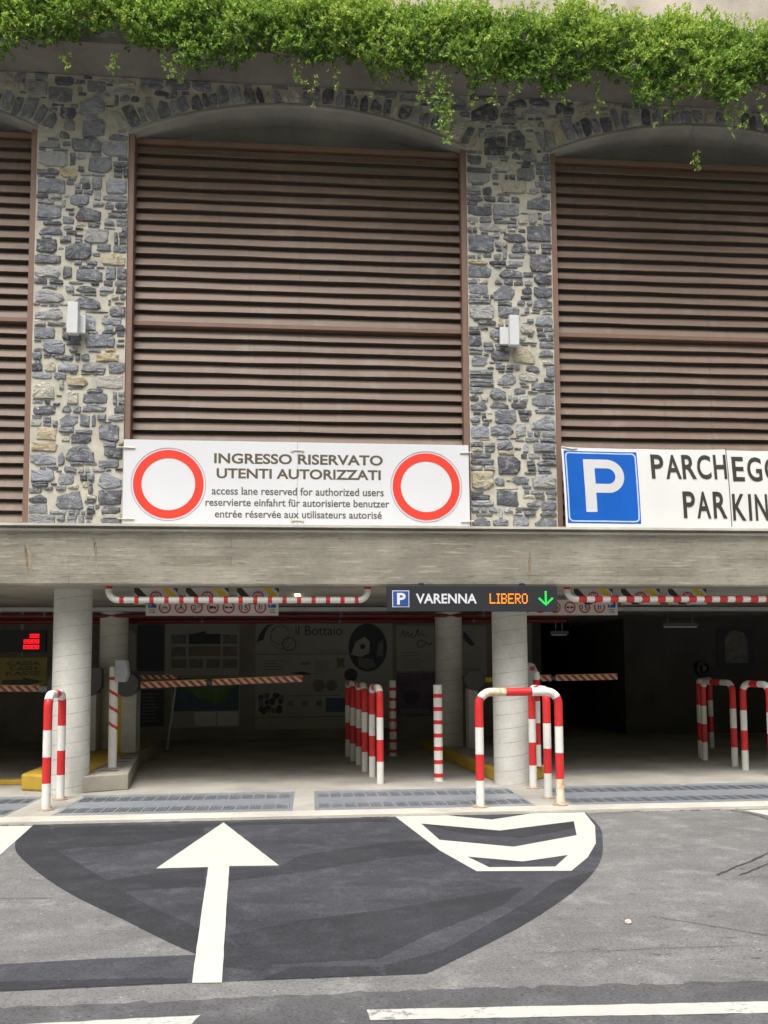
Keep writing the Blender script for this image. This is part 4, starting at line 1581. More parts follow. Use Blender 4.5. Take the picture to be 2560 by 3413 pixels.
nm_r = ['striped height panel beside the end of the black display sign', 'middle striped height panel behind the red and white block bar', 'striped height panel farthest right behind the block bar']
for (a, b_, _), lb in zip(lp, nm_l):
    limit_panel(a * ks, b_ * ks, 1.55 + (2.288 - 1.55) * ks, 2.505, 10.5, lb)
for (a, b_), lb in zip([(3.306, 3.812), (3.922, 4.43), (4.54, 5.05)], nm_r):
    limit_panel(a * ks, b_ * ks, 1.55 + (2.285 - 1.55) * ks, 2.505, 10.5, lb)

def rule_strip(x0, x1, cxs, y, label):
    t = thing('rule_board', label, 'sign', ((x0 + x1) / 2, y, 2.22), 'rule boards over the lanes')
    b = MB()
    b.box(x0, x1, y, y + 0.012, 2.222, 2.44, M['sheet'])
    b.box(x0 + .2, x0 + .22, y + .003, y + .009, 2.44, 2.55, M['galv_dark'])
    b.box(x1 - .22, x1 - .2, y + .003, y + .009, 2.44, 2.55, M['galv_dark'])
    b.build('plate', t)
    cz = 2.333
    for i, cx in enumerate(cxs):
        b = MB()
        b.ring(cx, cz, 0.062, 0.082, y - .004, y, M['sheet_red'], 36)
        yy = y - .003
        if i == 0:     # bicycle
            for s in (-1, 1):
                b.ring(cx + s * .024, cz - .012, .012, .017, yy, y, M['black_text'], 14)
            b.tube([(cx - .024, yy, cz - .012), (cx - .006, yy, cz + .014), (cx + .016, yy, cz + .014), (cx + .024, yy, cz - .012)], .003, M['black_text'], 5)
            b.tube([(cx - .006, yy, cz + .014), (cx, yy, cz - .012), (cx + .016, yy, cz + .014)], .003, M['black_text'], 5)
        elif i == 1:   # motorcycle with rider
            for s in (-1, 1):
                b.ring(cx + s * .026, cz - .018, .010, .017, yy, y, M['black_text'], 14)
            b.prism([(cx - .03, cz - .008), (cx + .022, cz - .012), (cx + .022, cz + .008), (cx - .01, cz + .006)], yy, y, M['black_text'])
            b.prism([(cx - .014, cz), (cx + .004, cz + .004), (cx + .012, cz + .028), (cx - .004, cz + .036)], yy, y, M['ink'])
            b.disc(cx + .01, cz + .040, .009, yy, y, M['ink'], 10)
        elif i == 2:
            b.text('2', cx - .046, cx - .008, cz - .034, cz + .036, yy, M['black_text'], 0.01)
            b.text('30', cx + .002, cx + .046, cz - .004, cz + .036, yy, M['black_text'], 0.0)
        elif i == 3:   # lorry
            b.prism([(cx - .048, cz - .012), (cx + .006, cz - .012), (cx + .006, cz + .022), (cx - .048, cz + .022)], yy, y, M['black_text'])
            b.prism([(cx + .010, cz - .012), (cx + .046, cz - .012), (cx + .046, cz + .004), (cx + .034, cz + .016), (cx + .010, cz + .016)], yy, y, M['black_text'])
            for q in (-.032, .030):
                b.disc(cx + q, cz - .014, .010, yy, y, M['black_text'], 12)
        elif i == 4:   # two vehicles end to end
            for s in (-1, 1):
                b.prism([(cx + s * .030 - .021, cz - .012), (cx + s * .030 + .021, cz - .012), (cx + s * .030 + .018, cz + .014), (cx + s * .030 - .018, cz + .014)], yy, y, M['black_text'])
            b.box(cx - .01, cx + .01, yy, y, cz - .006, cz - .001, M['black_text'])
        elif i == 5:
            b.text('15', cx - .044, cx + .044, cz - .036, cz + .036, yy, M['black_text'], 0.01)
        elif i == 6:   # walkers
            for q, h in ((-.014, 1.0), (.020, .72)):
                b.disc(cx + q, cz + .036 * h, .008 * h, yy, y, M['black_text'], 10)
                b.tube([(cx + q, yy, cz + .028 * h), (cx + q, yy, cz - .004)], .006 * h, M['black_text'], 6)
                b.tube([(cx + q - .012 * h, yy, cz - .036 * h), (cx + q, yy, cz - .004), (cx + q + .012 * h, yy, cz - .036 * h)], .004, M['black_text'], 6)
                b.tube([(cx + q - .014 * h, yy, cz + .004), (cx + q, yy, cz + .022 * h), (cx + q + .014 * h, yy, cz + .006)], .003, M['black_text'], 6)
        b.build('roundel', t)
    for cx in (x0 + .088, x1 - .084):
        b = MB()
        b.box(cx - .054, cx + .054, y - .003, y, 2.330, 2.425, M['led_blue'])
        b.text('P', cx - .03, cx + .004, 2.345, 2.412, y - .005, M['sheet'], 0.03)
        for zz in (2.300, 2.268):
            b.box(cx - .04, cx + .036, y - .003, y, zz - .005, zz + .004, M['black_text'])
        b.prism([(cx + .02, 2.256), (cx + .044, 2.268), (cx + .02, 2.280)], y - .0045, y - .001, M['black_text'])
        b.build('parking_symbol', t)
rule_strip(-2.240, -0.453, [-1.985 + .2143 * i for i in range(7)], 11.6, 'white strip of round prohibition signs behind the thin banded bar')
rule_strip(2.552, 4.339, [2.788 + .2143 * i for i in range(7)], 11.6, 'white strip of round prohibition signs partly behind the black display sign')

# ================================================================ TUBE HOOPS, POSTS
def hoop_mesh(width, seed, rusty=False):
    """standing at its own origin, spanning local X"""
    H, r, br2 = 1.235, 0.046, 0.135
    hw = width / 2
    pts, kinds = [], []
    for z in (0.0, 0.285, 0.567, 0.855, 1.10):
        pts.append((-hw, 0, z))
    for i in range(1, 9):
        a = math.pi - (math.pi / 2) * i / 8
        pts.append((-hw + br2 + br2 * math.cos(a), 0, H - br2 + br2 * math.sin(a)))
    t = 0.145 if width > 0.8 else 0.09
    pts += [(-t, 0, H), (t, 0, H)]
    mir = [(-p[0], 0, p[2]) for p in pts[:-2]][::-1]
    pts = pts + mir
    mats = []
    for a, b in zip(pts[:-1], pts[1:]):
        mx, mz = abs(a[0] + b[0]) / 2, (a[2] + b[2]) / 2
        if mz > H - .002:
            k = 'red' if mx < t else 'white'
        elif mz < 0.285:
            k = 'white'
        elif mz < 0.567:
            k = 'red'
        elif mz < 0.855:
            k = 'white'
        elif mz < 1.175:
            k = 'red'
        else:
            k = 'white'
        if rusty and k == 'white':
            if mz > H - .02 and (a[0] + b[0]) < 0:
                k = 'rusty'
            if mz < 0.285 and a[0] > 0:
                k = 'rusty'
        mats.append(M[k])
    b = MB()
    b.tube(pts, r, mats, 22)
    pb = MB()
    s = 0.085
    pb.tube([(0, 0, 0.0015), (0, 0, 0.012)], s, M['rust'], 24)
    pb.tube([(0, 0, 0.012), (0, 0, 0.020)], 0.062, M['rust'], 20, radii=[0.062, 0.050])
    for q in range(4):
        a = RAD(45 + 90 * q)
        pb.tube([(.068 * math.cos(a), .068 * math.sin(a), .011), (.068 * math.cos(a), .068 * math.sin(a), .024)], .008, M['rust'], 6)
    return b, pb

def hoop(x, y, rz, width, label, seed, rusty=False, lean=0.0, plate=True):
    t = thing('tube_hoop', label, 'hoop barrier', (x, y, 0.0), 'red and white hoop barriers')
    b, pb = hoop_mesh(width, seed, rusty)
    o = b.build('tube', None, loc=(0, 0, 0))
    o.parent = t
    if plate:
        for s in (-1, 1):
            q = pb.build('base_plate', None, loc=(0, 0, 0))
            q.parent = t
            q.location = (s * width / 2, 0, 0)
    t.rotation_euler = (lean, 0, rz)
    return t

hoop(-2.885, 9.843, RAD(94.5), 0.72, 'red and white hoop standing in front of the left concrete column', 1)
hoop(2.265, 9.11, RAD(1.0), 0.89, 'rust stained hoop nearest the road, before the right column', 2, True)
hoop(2.725, 9.975, RAD(88), 0.757, 'end-on hoop behind the rust stained one, right of the column', 3)
hoop(0.861, 11.338, RAD(95), 0.655, 'nearest hoop of the lane divider row, beside the ringed post', 4, plate=False)
hoop(0.746, 12.661, RAD(93), 0.807, 'middle hoop of the lane divider row', 5, plate=False)
hoop(0.636, 13.955, RAD(94), 0.717, 'farthest hoop of the lane divider row, in the shade', 6, plate=False)
hoop(6.236, 12.54, RAD(93), 0.86, 'shaded hoop whose legs pair up at the right lane edge', 7, plate=False)
hoop(6.745, 14.01, RAD(58.5), 1.74, 'wide farthest shaded hoop of the right lane', 8, plate=False)
hoop(6.225, 11.388, RAD(96), 0.60, 'hoop cut by the right edge of the photo', 9, plate=False)

def ring_post(x, y, label):
    t = thing('ringed_post', label, 'bollard', (x, y, 0), 'white posts with thin red rings')
    b = MB()
    b.tube([(x, y, 0.004), (x, y, 1.262), (x, y, 1.27)], 0.0585, M['white'], 26, radii=[.0585, .0585, .054])
    b.build('post', t)
    for z in (1.125, .952, .779, .606, .433, .260, .086):
        b = MB()
        b.tube([(x, y, z - .026), (x, y, z + .026)], 0.0605, M['red'], 26)
        b.build('reflective_ring', t)
    b = MB()
    b.tube([(x, y, 0.0015), (x, y, 0.012)], 0.10, M['kerb_conc'], 24)
    b.build('base_plate', t)
ring_post(1.668, 11.10, 'white post with thin red rings, sunlit at the lane mouth')
ring_post(1.372, 14.25, 'dim white post with thin red rings, deeper in the garage')

def spiral_post():
    x, y, z0 = -2.633, 11.54, 0.20
    t = thing('spiral_post', 'white post with spiralling red tape on the left island', 'bollard', (x, y, z0))
    b = MB()
    n, H, r = 40, 1.335, 0.057
    levels = 150
    P_ = [[(x + r * math.cos(2 * math.pi * j / n), y + r * math.sin(2 * math.pi * j / n), z0 + H * i / levels) for j in range(n)] for i in range(levels + 1)]
    for i in range(levels):
        for j in range(n):
            z = H * (i + .5) / levels
            a = math.atan2(math.sin(2 * math.pi * (j + .5) / n), math.cos(2 * math.pi * (j + .5) / n))   # -pi..pi, front is -pi/2
            u = ((a + math.pi) / (2 * math.pi)) % 1.0           # 0 at the left, 0.25 at the front, 0.5 at the right
            red = 1.16 < z < 1.205
            for c in (0.995, 0.785, 0.565):
                zz = c + 0.05 - 0.21 * u
                if abs(z - zz) < 0.022 and (c > 0.6 or u < 0.6):
                    red = True
            q = [P_[i][j], P_[i][(j + 1) % n], P_[i + 1][(j + 1) % n], P_[i + 1][j]]
            b.add(q, [(0, 1, 2, 3)], M['red'] if red else M['white'], True)
    b.add(P_[-1], [tuple(range(n))], M['white'])
    b.build('post', t)
    b = MB()
    b.box(x - .12, x + .12, y - .10, y + .10, z0 + .001, z0 + .010, M['galv'])
    b.build('base_plate', t)
    b = MB()
    b.prism([(-2.603, 1.335), (-2.47, 1.332), (-2.437, 1.45), (-2.462, 1.622), (-2.603, 1.626)], 11.46, 11.62, M['grey_box'])
    b.build('sensor_box', t, bevel=0.005)
spiral_post()

def block_post():
    x, y, z0 = 3.016, 11.14, 0.17
    t = thing('block_post', 'red and white post on the yellow island behind the right column', 'bollard', (x, y, z0))
    b = MB()
    zs = [0.002, .292, .578, .87, 1.155, 1.245, 1.262]
    b.tube([(x, y, z0 + z) for z in zs], 0.045, [M['white'], M['red'], M['white'], M['red'], M['white'], M['white']], 22, radii=[.045] * 6 + [.036])
    b.build('post', t)
    b = MB()
    b.tube([(x, y, z0 + .001), (x, y, z0 + .01)], 0.08, M['rust'], 20)
    b.build('base_plate', t)
block_post()

# ================================================================ ISLANDS
def islands():
    t = thing('traffic_island', 'raised concrete island with a yellow painted nose under the left column', 'kerb', (-3.1, 11.5, 0), 'kerbed islands between the lanes')
    b = MB()
    b.slab([(-2.81, 10.66), (-2.29, 10.90), (-2.66, 13.5), (-2.72, 15.6), (-2.81, 15.6)], 0.001, 0.20, M['island_conc'])
    b.build('concrete_block', t, bevel=0.012)
    b = MB()
    b.slab([(-3.62, 10.98), (-3.27, 10.83), (-2.815, 10.70), (-2.815, 15.6), (-3.72, 15.6)], 0.001, 0.21, M['yellow'])
    b.build('yellow_nose', t, bevel=0.03)
    b = MB()
    b.box(-2.70, -2.48, 11.16, 11.22, 0.2005, 0.203, M['pit'])
    b.box(-2.74, -2.56, 12.2, 12.26, 0.2005, 0.203, M['pit'])
    b.box(-2.76, -2.60, 12.6, 12.66, 0.2005, 0.203, M['pit'])
    b.build('drain_slot', t)
    b = MB()
    t2 = thing('yellow_kerb', 'low yellow kerb at the far left beside the pay lane', 'kerb', (-4.6, 11.55, 0))
    b.slab([(-7.0, 11.45), (-3.66, 11.52), (-3.70, 11.70), (-7.0, 11.66)], 0.001, 0.06, M['yellow'])
    b.build('kerb_stone', t2, bevel=0.01)
    t = thing('traffic_island', 'long tapering yellow kerbed island behind the right column', 'kerb', (2.6, 12.5, 0), 'kerbed islands between the lanes')
    b = MB()
    b.slab([(2.40, 10.98), (2.62, 10.90), (2.95, 11.03), (3.19, 11.30), (3.10, 15.5), (2.02, 15.5), (2.12, 13.7)], 0.001, 0.16, M['yellow'])
    b.build('yellow_kerb_edge', t, bevel=0.02)
    b = MB()
    b.slab([(2.50, 11.12), (2.65, 11.02), (2.88, 11.12), (3.08, 11.36), (3.00, 15.4), (2.14, 15.4), (2.22, 13.7)], 0.155, 0.17, M['conc_floor'])
    b.build('concrete_top', t)
islands()

# ================================================================ GATES
def gate_arm(b_t, x0, x1, y, z0, z1, gap=None):
    t = b_t
    b = MB()
    k = (z1 - z0) / (x1 - x0)
    segs = [(x0, x1)] if gap is None else [(x0, gap[0]), (gap[1], x1)]
    for a, c in segs:
        za, zc = z0 + k * (a - x0), z0 + k * (c - x0)
        h = 0.045
        vs = [(a, y, za - h), (c, y, zc - h), (c, y, zc + h), (a, y, za + h), (a, y + .04, za - h), (c, y + .04, zc - h), (c, y + .04, zc + h), (a, y + .04, za + h)]
        b.add(vs, [(0, 1, 2, 3), (5, 4, 7, 6), (3, 2, 6, 7), (1, 0, 4, 5), (0, 3, 7, 4), (2, 1, 5, 6)], M['arm'])
        b.add([(a, y - .002, za + h), (c, y - .002, zc + h), (c, y - .002, zc + h + .012), (a, y - .002, za + h + .012), (a, y + .042, za + h), (c, y + .042, zc + h), (c, y + .042, zc + h + .012), (a, y + .042, za + h + .012)],
              [(0, 1, 2, 3), (5, 4, 7, 6), (3, 2, 6, 7), (1, 0, 4, 5), (0, 3, 7, 4), (2, 1, 5, 6)], M['yellow_enamel'])
    b.build('boom_arm', t)
    if gap:
        b = MB()
        b.box(gap[0], gap[1], y + .006, y + .034, z0 + k * (gap[0] - x0) - .03, z0 + k * (gap[0] - x0) + .03, M['dark_grey'])
        b.build('arm_joint', t)

def gates():
    # gate of the middle lane
    t = thing('barrier_gate', 'barrier gate behind the spiral taped post, its arm lowered across the middle lane', 'barrier', (-2.86, 13.5, 0.2), 'lane barrier gates')
    b = MB()
    b.box(-2.95, -2.72, 13.45, 13.78, 0.20, 1.16, M['cab_white'])
    b.build('cabinet', t, bevel=0.008)
    b = MB()
    b.box(-3.015, -2.953, 13.46, 13.77, 0.20, 1.12, M['yellow_enamel'])
    b.build('side_strip', t)
    b = MB()
    b.disc(-2.857, 1.255, 0.186, 13.36, 13.56, M['dark_grey'])
    b.build('pivot_cover', t, bevel=0.008)
    gate_arm(t, -2.655, -0.144, 13.42, 1.239, 1.322, (-1.649, -1.552))
    # gate of the left lane, head hidden behind the column
    t = thing('barrier_gate', 'barrier gate half hidden by the left column, arm pointing out of the photo', 'barrier', (-3.6, 13.8, 0.2), 'lane barrier gates')
    b = MB()
    b.box(-3.72, -3.395, 13.72, 14.02, 0.21, 1.12, M['cab_white'])
    b.build('cabinet', t, bevel=0.008)
    b = MB()
    b.prism([(-4.13, 1.07), (-3.48, 1.07), (-3.37, 1.11), (-3.292, 1.22), (-3.292, 1.50), (-3.33, 1.525), (-4.0, 1.525), (-4.13, 1.33)], 13.62, 13.74, M['dark_grey'])
    b.build('pivot_cover', t, bevel=0.01)
    b = MB()
    b.tube([(-4.25, 13.66, 1.188), (-4.13, 13.66, 1.188)], 0.05, M['grey_box'], 16)
    b.build('arm_collar', t)
    gate_arm(t, -7.0, -4.25, 13.64, 1.23, 1.196)
    # gate of the right lane
    t = thing('barrier_gate', 'barrier gate with a round grey head left of the right column', 'barrier', (2.64, 13.6, 0.17), 'lane barrier gates')
    b = MB()
    b.box(2.545, 2.700, 13.58, 13.85, 0.172, 1.14, M['cab_white'])
    b.build('cabinet', t, bevel=0.008)
    b = MB()
    b.disc(2.642, 1.281, 0.168, 13.50, 13.66, M['dark_grey'])
    b.build('pivot_cover', t, bevel=0.008)
    b = MB()
    b.box(2.815, 2.96, 13.56, 13.60, 1.245, 1.32, M['yellow_enamel'])
    b.build('arm_collar', t)
    gate_arm(t, 2.962, 5.04, 13.56, 1.285, 1.312, (3.921, 3.997))
    # ticket column next to it
    t = thing('ticket_machine', 'pale grey ticket column behind the right column and the block post', 'machine', (3.15, 12.1, 0.17))
    b = MB()
    b.prism([(2.96, .172), (3.30, .172), (3.30, 1.20), (3.295, 1.42), (3.24, 1.535), (3.18, 1.555), (2.96, 1.555)], 12.05, 12.35, M['grey_box'])
    b.build('housing', t, bevel=0.01)
    b = MB()
    b.box(3.17, 3.24, 12.045, 12.05, 1.44, 1.50, M['sheet_red'])
    b.build('red_label', t)
    b = MB()
    b.box(3.21, 3.225, 12.045, 12.05, 1.02, 1.06, M['yellow_enamel'])
    b.build('yellow_button', t)
gates()

t = thing('far_boom', 'short dim striped boom behind the middle lane gate', 'barrier', (-2.67, 15.0, 0))
b = MB()
b.box(-2.996, -2.344, 15.0, 15.04, 1.31, 1.38, M['arm'])
b.build('boom_arm', t)
b = MB()
b.box(-3.10, -2.996, 14.95, 15.10, 0.001, 1.42, M['dark_grey'])
b.build('stand_post', t)

t = thing('leaning_pole', 'thin pale pole leaning against the striped boom', 'pole', (-2.58, 15.5, 0))
b = MB()
b.tube([(-2.588, 15.5, 0.002), (-2.42, 15.42, 1.28)], 0.018, M['tray'], 10)
b.build('rod', t)
b = MB()
b.tube([(-2.588, 15.5, 0.0), (-2.583, 15.498, 0.04)], 0.024, M['dark_grey'], 10)
b.build('rubber_foot', t)

# ================================================================ DRAIN GRATES
def grate(x0, x1, label):
    t = thing('drain_grate', label, 'grate', ((x0 + x1) / 2, 9.8, 0), 'steel drain grates along the kerb')
    y0, y1 = 9.11, 10.47
    fr = MB()
    e = 0.03
    fr.box(x0 + .002, x1 - .002, y0 + .002, y0 + e, -0.06, 0.003, M['galv'])
    fr.box(x0 + .002, x1 - .002, y1 - e, y1 - .002, -0.06, 0.003, M['galv'])
    fr.box(x0 + .002, x0 + e, y0 + e, y1 - e, -0.06, 0.003, M['galv'])
    fr.box(x1 - e, x1 - .002, y0 + e, y1 - e, -0.06, 0.003, M['galv'])
    fr.build('frame', t)
    pn = MB()
    # two rows of slot windows between flat plates; fine bars inside the windows
    bands = [(y0 + .03, 9.26), (9.58, 9.98), (10.34, y1 - .03)]
    for a, b in bands:
        pn.box(x0 + e, x1 - e, a, b, -0.03, 0.0, M['galv'])
    for a, b in ((9.26, 9.58), (9.98, 10.34)):
        pn.box(x0 + e, x1 - e, a, b, -0.04, -0.012, M['galv_mid'])
        x = x0 + e
        while x < x1 - e - .02:
            pn.box(x, min(x + .016, x1 - e), a, b, -0.03, 0.0, M['galv'])
            k = 1
            while k < 4 and x + .016 + k * .034 < x1 - e - .01:
                xx = x + .016 + k * .030
                pn.box(xx - .0045, xx + .0045, a, b, -0.034, -0.006, M['galv_dark'])
                k += 1
            x += .142
        for q in range(1, 5):
            yy = a + (b - a) * q / 5
            pn.box(x0 + e, x1 - e, yy - .003, yy + .003, -0.036, -0.010, M['galv_dark'])
    pn.build('grid', t)
grate(*GR[0], 'drain grate left of the hoop before the left column')
grate(*GR[1], 'drain grate at the tip of the white road arrow')
grate(*GR[2], 'drain grate between the lane divider hoops and the hatched marking')
grate(*GR[3], 'long drain grate across the right lane')

# ================================================================ INSIDE THE GARAGE
def pipe_run(name, label, cat, y, z, r, mat, group=None, x0=-12.0, x1=4.5):
    t = thing(name, label, cat, (0, y, z), group)
    b = MB()
    b.tube([(x0, y, z), (x1, y, z)], r, mat, 14)
    b.build('pipe', t)
    b = MB()
    x = x0 + .5
    while x < x1:
        b.box(x - .012, x + .012, y - .012, y + .012, z + r * .8, 2.545, M['galv_dark'])
        b.tube([(x - .02, y, z), (x + .02, y, z)], r * 1.12, M['galv_dark'], 14)
        x += 2.4
    b.build('hanger', t)
pipe_run('fire_pipe', 'upper red fire pipe running under the garage ceiling', 'pipe', 14.0, 2.36, 0.030, M['pipe_red'], 'red pipes', x1=4.6)
pipe_run('fire_pipe', 'lower and thicker red fire pipe, before the mural wall', 'pipe', 14.9, 2.315, 0.045, M['pipe_red'], 'red pipes', x1=4.6)
t = thing('cable_tray', 'pale metal cable tray under the garage ceiling above the red pipes', 'cable tray', (0, 13.9, 2.42))
b = MB()
b.box(-12, 14, 13.86, 13.875, 2.425, 2.49, M['tray'])
b.box(-12, 14, 13.876, 14.06, 2.425, 2.432, M['tray'])
b.build('channel', t)
b = MB()
for i in range(11):
    x = -11.4 + i * 2.4
    b.box(x - .01, x + .01, 13.94, 13.96, 2.433, 2.55, M['galv_dark'])
b.build('hanger', t)

t = thing('ceiling_lamp', 'small lit tube lamp under the soffit right of the striped panels', 'lamp', (-0.19, 11.4, 2.5))
b = MB()
b.prism([(-0.25, 2.545), (-0.13, 2.545), (-0.15, 2.50), (-0.23, 2.50)], 11.3, 12.5, M['lamp_grey'])
b.build('housing', t)
b = MB()
b.box(-0.225, -0.155, 11.299, 12.45, 2.478, 2.499, M['tube_glow'])
b.build('diffuser', t)
def batten(x0, x1, y, z, label, lit=False):
    t = thing('batten_lamp', label, 'lamp', ((x0 + x1) / 2, y, z), 'batten lamps over the dark lane')
    b = MB()
    b.box(x0, x1, y, y + .07, z - .03, z + .03, M['dark_grey'])
    b.box(x0 + .1, x0 + .115, y + .03, y + .045, z + .03, 2.545, M['galv_dark'])
    b.box(x1 - .115, x1 - .1, y + .03, y + .045, z + .03, 2.545, M['galv_dark'])
    b.build('housing', t)
    b = MB()
    b.tube([(x0 + .03, y + .035, z - .042), (x1 - .03, y + .035, z - .042)], .012, M['lamp_grey'], 10)
    b.build('tube', t)
batten(6.467, 7.155, 15, 2.24, 'longer unlit batten lamp over the right lane')
batten(4.342, 4.677, 15, 2.10, 'shorter unlit batten lamp above the striped arm of the right lane')

def board(name, label, cat, x0, x1, z0, z1, mat, y=17.83, group=None):
    t = thing(name, label, cat, ((x0 + x1) / 2, y, z0), group)
    b = MB()
    b.box(x0, x1, y, y + .018, z0, z1, mat)
    b.build('panel', t)
    return t
BY = 17.83

t = board('photo_board', 'pale information board with a grid of small pictures on the back wall', 'board', -3.04, -1.505, 1.335, 2.45, M['board'])
for (x0, x1, z0, z1, mt) in [(-2.914, -2.603, 1.997, 2.19, 'ink_grey'), (-1.85, -1.557, 1.993, 2.185, 'ink_grey'), (-2.91, -2.61, 1.733, 1.93, 'ink_grey'), (-1.85, -1.557, 1.733, 1.93, 'ink_grey'),
                             (-2.907, -2.598, 1.49, 1.677, 'ink_grey'), (-2.54, -2.26, 1.49, 1.677, 'ink_grey'), (-2.19, -1.91, 1.49, 1.677, 'ink_grey'), (-1.85, -1.554, 1.483, 1.67, 'ink_grey')]:
    b = MB()
    b.box(x0, x1, BY - .004, BY, z0, z1, M[mt])
    b.box(x0 + .04, x1 - .09, BY - .006, BY - .004, z0 + .05, z0 + .10, M['sand'])
    b.build('picture', t)
b = MB()
b.box(-2.557, -1.897, BY - .004, BY, 1.985, 2.20, M['ink'])
b.prism([(-2.5, 2.20), (-2.2, 2.26), (-2.2, 2.20)], BY - .004, BY, M['ink'])
b.build('headline_picture', t)
b = MB()
b.box(-2.557, -1.897, BY - .004, BY, 1.74, 1.95, M['sand'])
b.build('text_field', t)

t = board('map_board', 'lake map board of green land and blue water on the back wall', 'board', -2.90, -1.49, 0.26, 1.31, M['board'])
b = MB()
b.box(-2.88, -1.51, BY - .004, BY, 0.60, 1.29, M['map_blue'])
b.build('water_area', t)
b = MB()
b.prism([(-2.70, 1.285), (-1.53, 1.285), (-1.56, 1.12), (-1.72, 1.0), (-1.80, 0.78), (-2.02, 0.72), (-2.18, 0.84), (-2.35, 0.86), (-2.45, 0.98), (-2.66, 1.05)], BY - .007, BY - .004, M['map_green'])
b.build('land_area', t)
b = MB()
b.box(-2.42, -1.98, BY - .004, BY, 0.29, 0.58, M['sheet'])
b.box(-1.95, -1.53, BY - .004, BY, 0.29, 0.58, M['sheet'])
b.build('text_field', t)

t = board('dark_door', 'dark door at the left end of the mural wall', 'door', -3.60, -3.06, 1.43, 2.40, M['ink'])
t = board('notice_board', 'dark notice board with rows of small print, left of the lake map', 'board', -3.58, -3.05, 0.29, 1.05, M['ink'])
b = MB()
for i in range(9):
    z = 0.95 - i * .07
    b.box(-3.50, -3.50 + random.uniform(.2, .38), BY - .003, BY, z, z + .018, M['ink_grey'])
b.build('print_line', t)
t = board('arched_board', 'pale arch topped board left of the dark door', 'board', -4.05, -3.63, 1.45, 2.15, M['board'])
b = MB()
b.prism([(-3.84 + .21 * math.cos(a), 2.15 + .15 * math.sin(a)) for a in [math.pi * i / 16 for i in range(17)]], BY, BY + .018, M['board'])
b.build('arch_top', t)

t = board('shop_board', 'large pale shop mural lettered il Bottaio behind the lane divider', 'board', -1.17, 1.72, 0.20, 2.42, M['board'])
b = MB()
b.text('il Bottaio', -0.34, 0.651, 2.165, 2.365, BY - .003, M['ink'], 0.0)
b.text('il Bosco al Chiuso', 0.12, 0.74, 1.80, 1.875, BY - .003, M['ink_grey'], 0.0)
b.build('lettering', t)
b = MB()
b.box(-1.162, 0.77, BY - .003, BY, 1.765, 1.777, M['ink'])
b.box(-1.166, 0.77, BY - .003, BY, 0.448, 0.460, M['ink'])
b.box(-0.50, 0.60, BY - .003, BY, 0.890, 0.900, M['ink'])
b.build('rule_line', t)
b = MB()
b.ring(-0.66, 2.17, 0.185, 0.20, BY - .003, BY, M['ink_grey'], 40)
b.ring(-0.47, 1.98, 0.13, 0.148, BY - .004, BY, M['ink'], 36)
b.ring(-0.62, 2.12, 0.235, 0.25, BY - .005, BY, M['ink_grey'], 40)
b.build('barrel_hoop_drawing', t)
b = MB()
b.prism([(-1.15, 2.02), (-1.0, 2.08), (-0.97, 2.22), (-0.90, 2.34), (-0.78, 2.41), (-0.93, 2.38), (-1.03, 2.28), (-1.10, 2.18)], BY - .003, BY, M['ink'])
b.build('leaf_drawing', t)
b = MB()
ov = [(1.19 + .41 * math.cos(a) * (1.0 if math.cos(a) < 0 else 1.0), 1.90 + .51 * math.sin(a)) for a in [2 * math.pi * i / 40 for i in range(40)]]
b.prism(ov, BY - .003, BY, M['ink'])
b.prism([(0.83, 1.75), (0.93, 2.02), (1.13, 2.13), (1.24, 2.02), (1.22, 1.78), (1.05, 1.70)], BY - .005, BY - .003, M['board'])
b.prism([(1.36, 1.70), (1.42, 1.98), (1.52, 2.08), (1.52, 1.72)], BY - .005, BY - .003, M['ink_grey'])
b.prism([(0.98, 1.68), (1.3, 1.66), (1.36, 1.5), (1.15, 1.44), (1.0, 1.5)], BY - .005, BY - .003, M['ink_grey'])
b.disc(1.08, 1.92, .055, BY - .007, BY - .005, M['ink'], 12)
b.build('oval_portrait', t)
rr = random.Random(5)
b = MB()
for i in range(26):
    b.disc(-0.84 + rr.uniform(-.22, .22), 0.73 + rr.uniform(-.19, .19), .055, BY - .003 - i * .0004, BY, M['ink'] if i % 3 else M['ink_grey'], 12)
b.build('grape_drawing', t)
b = MB()
b.prism([(0.53, 1.70), (0.60, 1.67), (0.63, 1.67), (0.70, 1.70), (0.685, 1.58), (0.705, 1.47), (0.62, 1.50), (0.525, 1.46), (0.545, 1.58)], BY - .003, BY, M['sand'])
b.build('hide_drawing', t)
b = MB()
b.box(-0.22, -0.02, BY - .003, BY, 1.54, 1.60, M['sand'])
b.build('label_drawing', t)
b = MB()
b.prism([(-0.47, 1.37), (-0.2, 1.40), (-0.02, 1.36), (0.0, 1.33), (-0.25, 1.34)], BY - .003, BY, M['ink'])
b.build('knife_drawing', t)
b = MB()
b.disc(0.15, 1.10, .13, BY - .003, BY, M['ink_grey'], 20)
b.disc(0.42, 1.10, .12, BY - .004, BY, M['sand'], 20)
b.build('barrel_drawing', t)
b = MB()
b.disc(0.83, 1.32, .14, BY - .003, BY, M['ink'], 20)
b.build('bottle_drawing', t)
b = MB()
for i in range(4):
    b.box(-0.50 + i * .30, -0.38 + i * .30, BY - .003, BY, 0.68, 0.79, M['ink_grey'])
for i in range(6):
    b.box(0.05, 0.05 + rr.uniform(.2, .42), BY - .003, BY, 1.60 - i * .05, 1.612 - i * .05, M['ink_grey'])
for i in range(4):
    b.box(-0.98, -0.98 + rr.uniform(.25, .42), BY - .003, BY, 1.62 - i * .06, 1.635 - i * .06, M['ink_grey'])
b.build('print_line', t)
b = MB()
b.box(0.30, 0.74, BY - .004, BY, 0.55, 0.84, M['map_blue'])
b.build('small_picture', t)

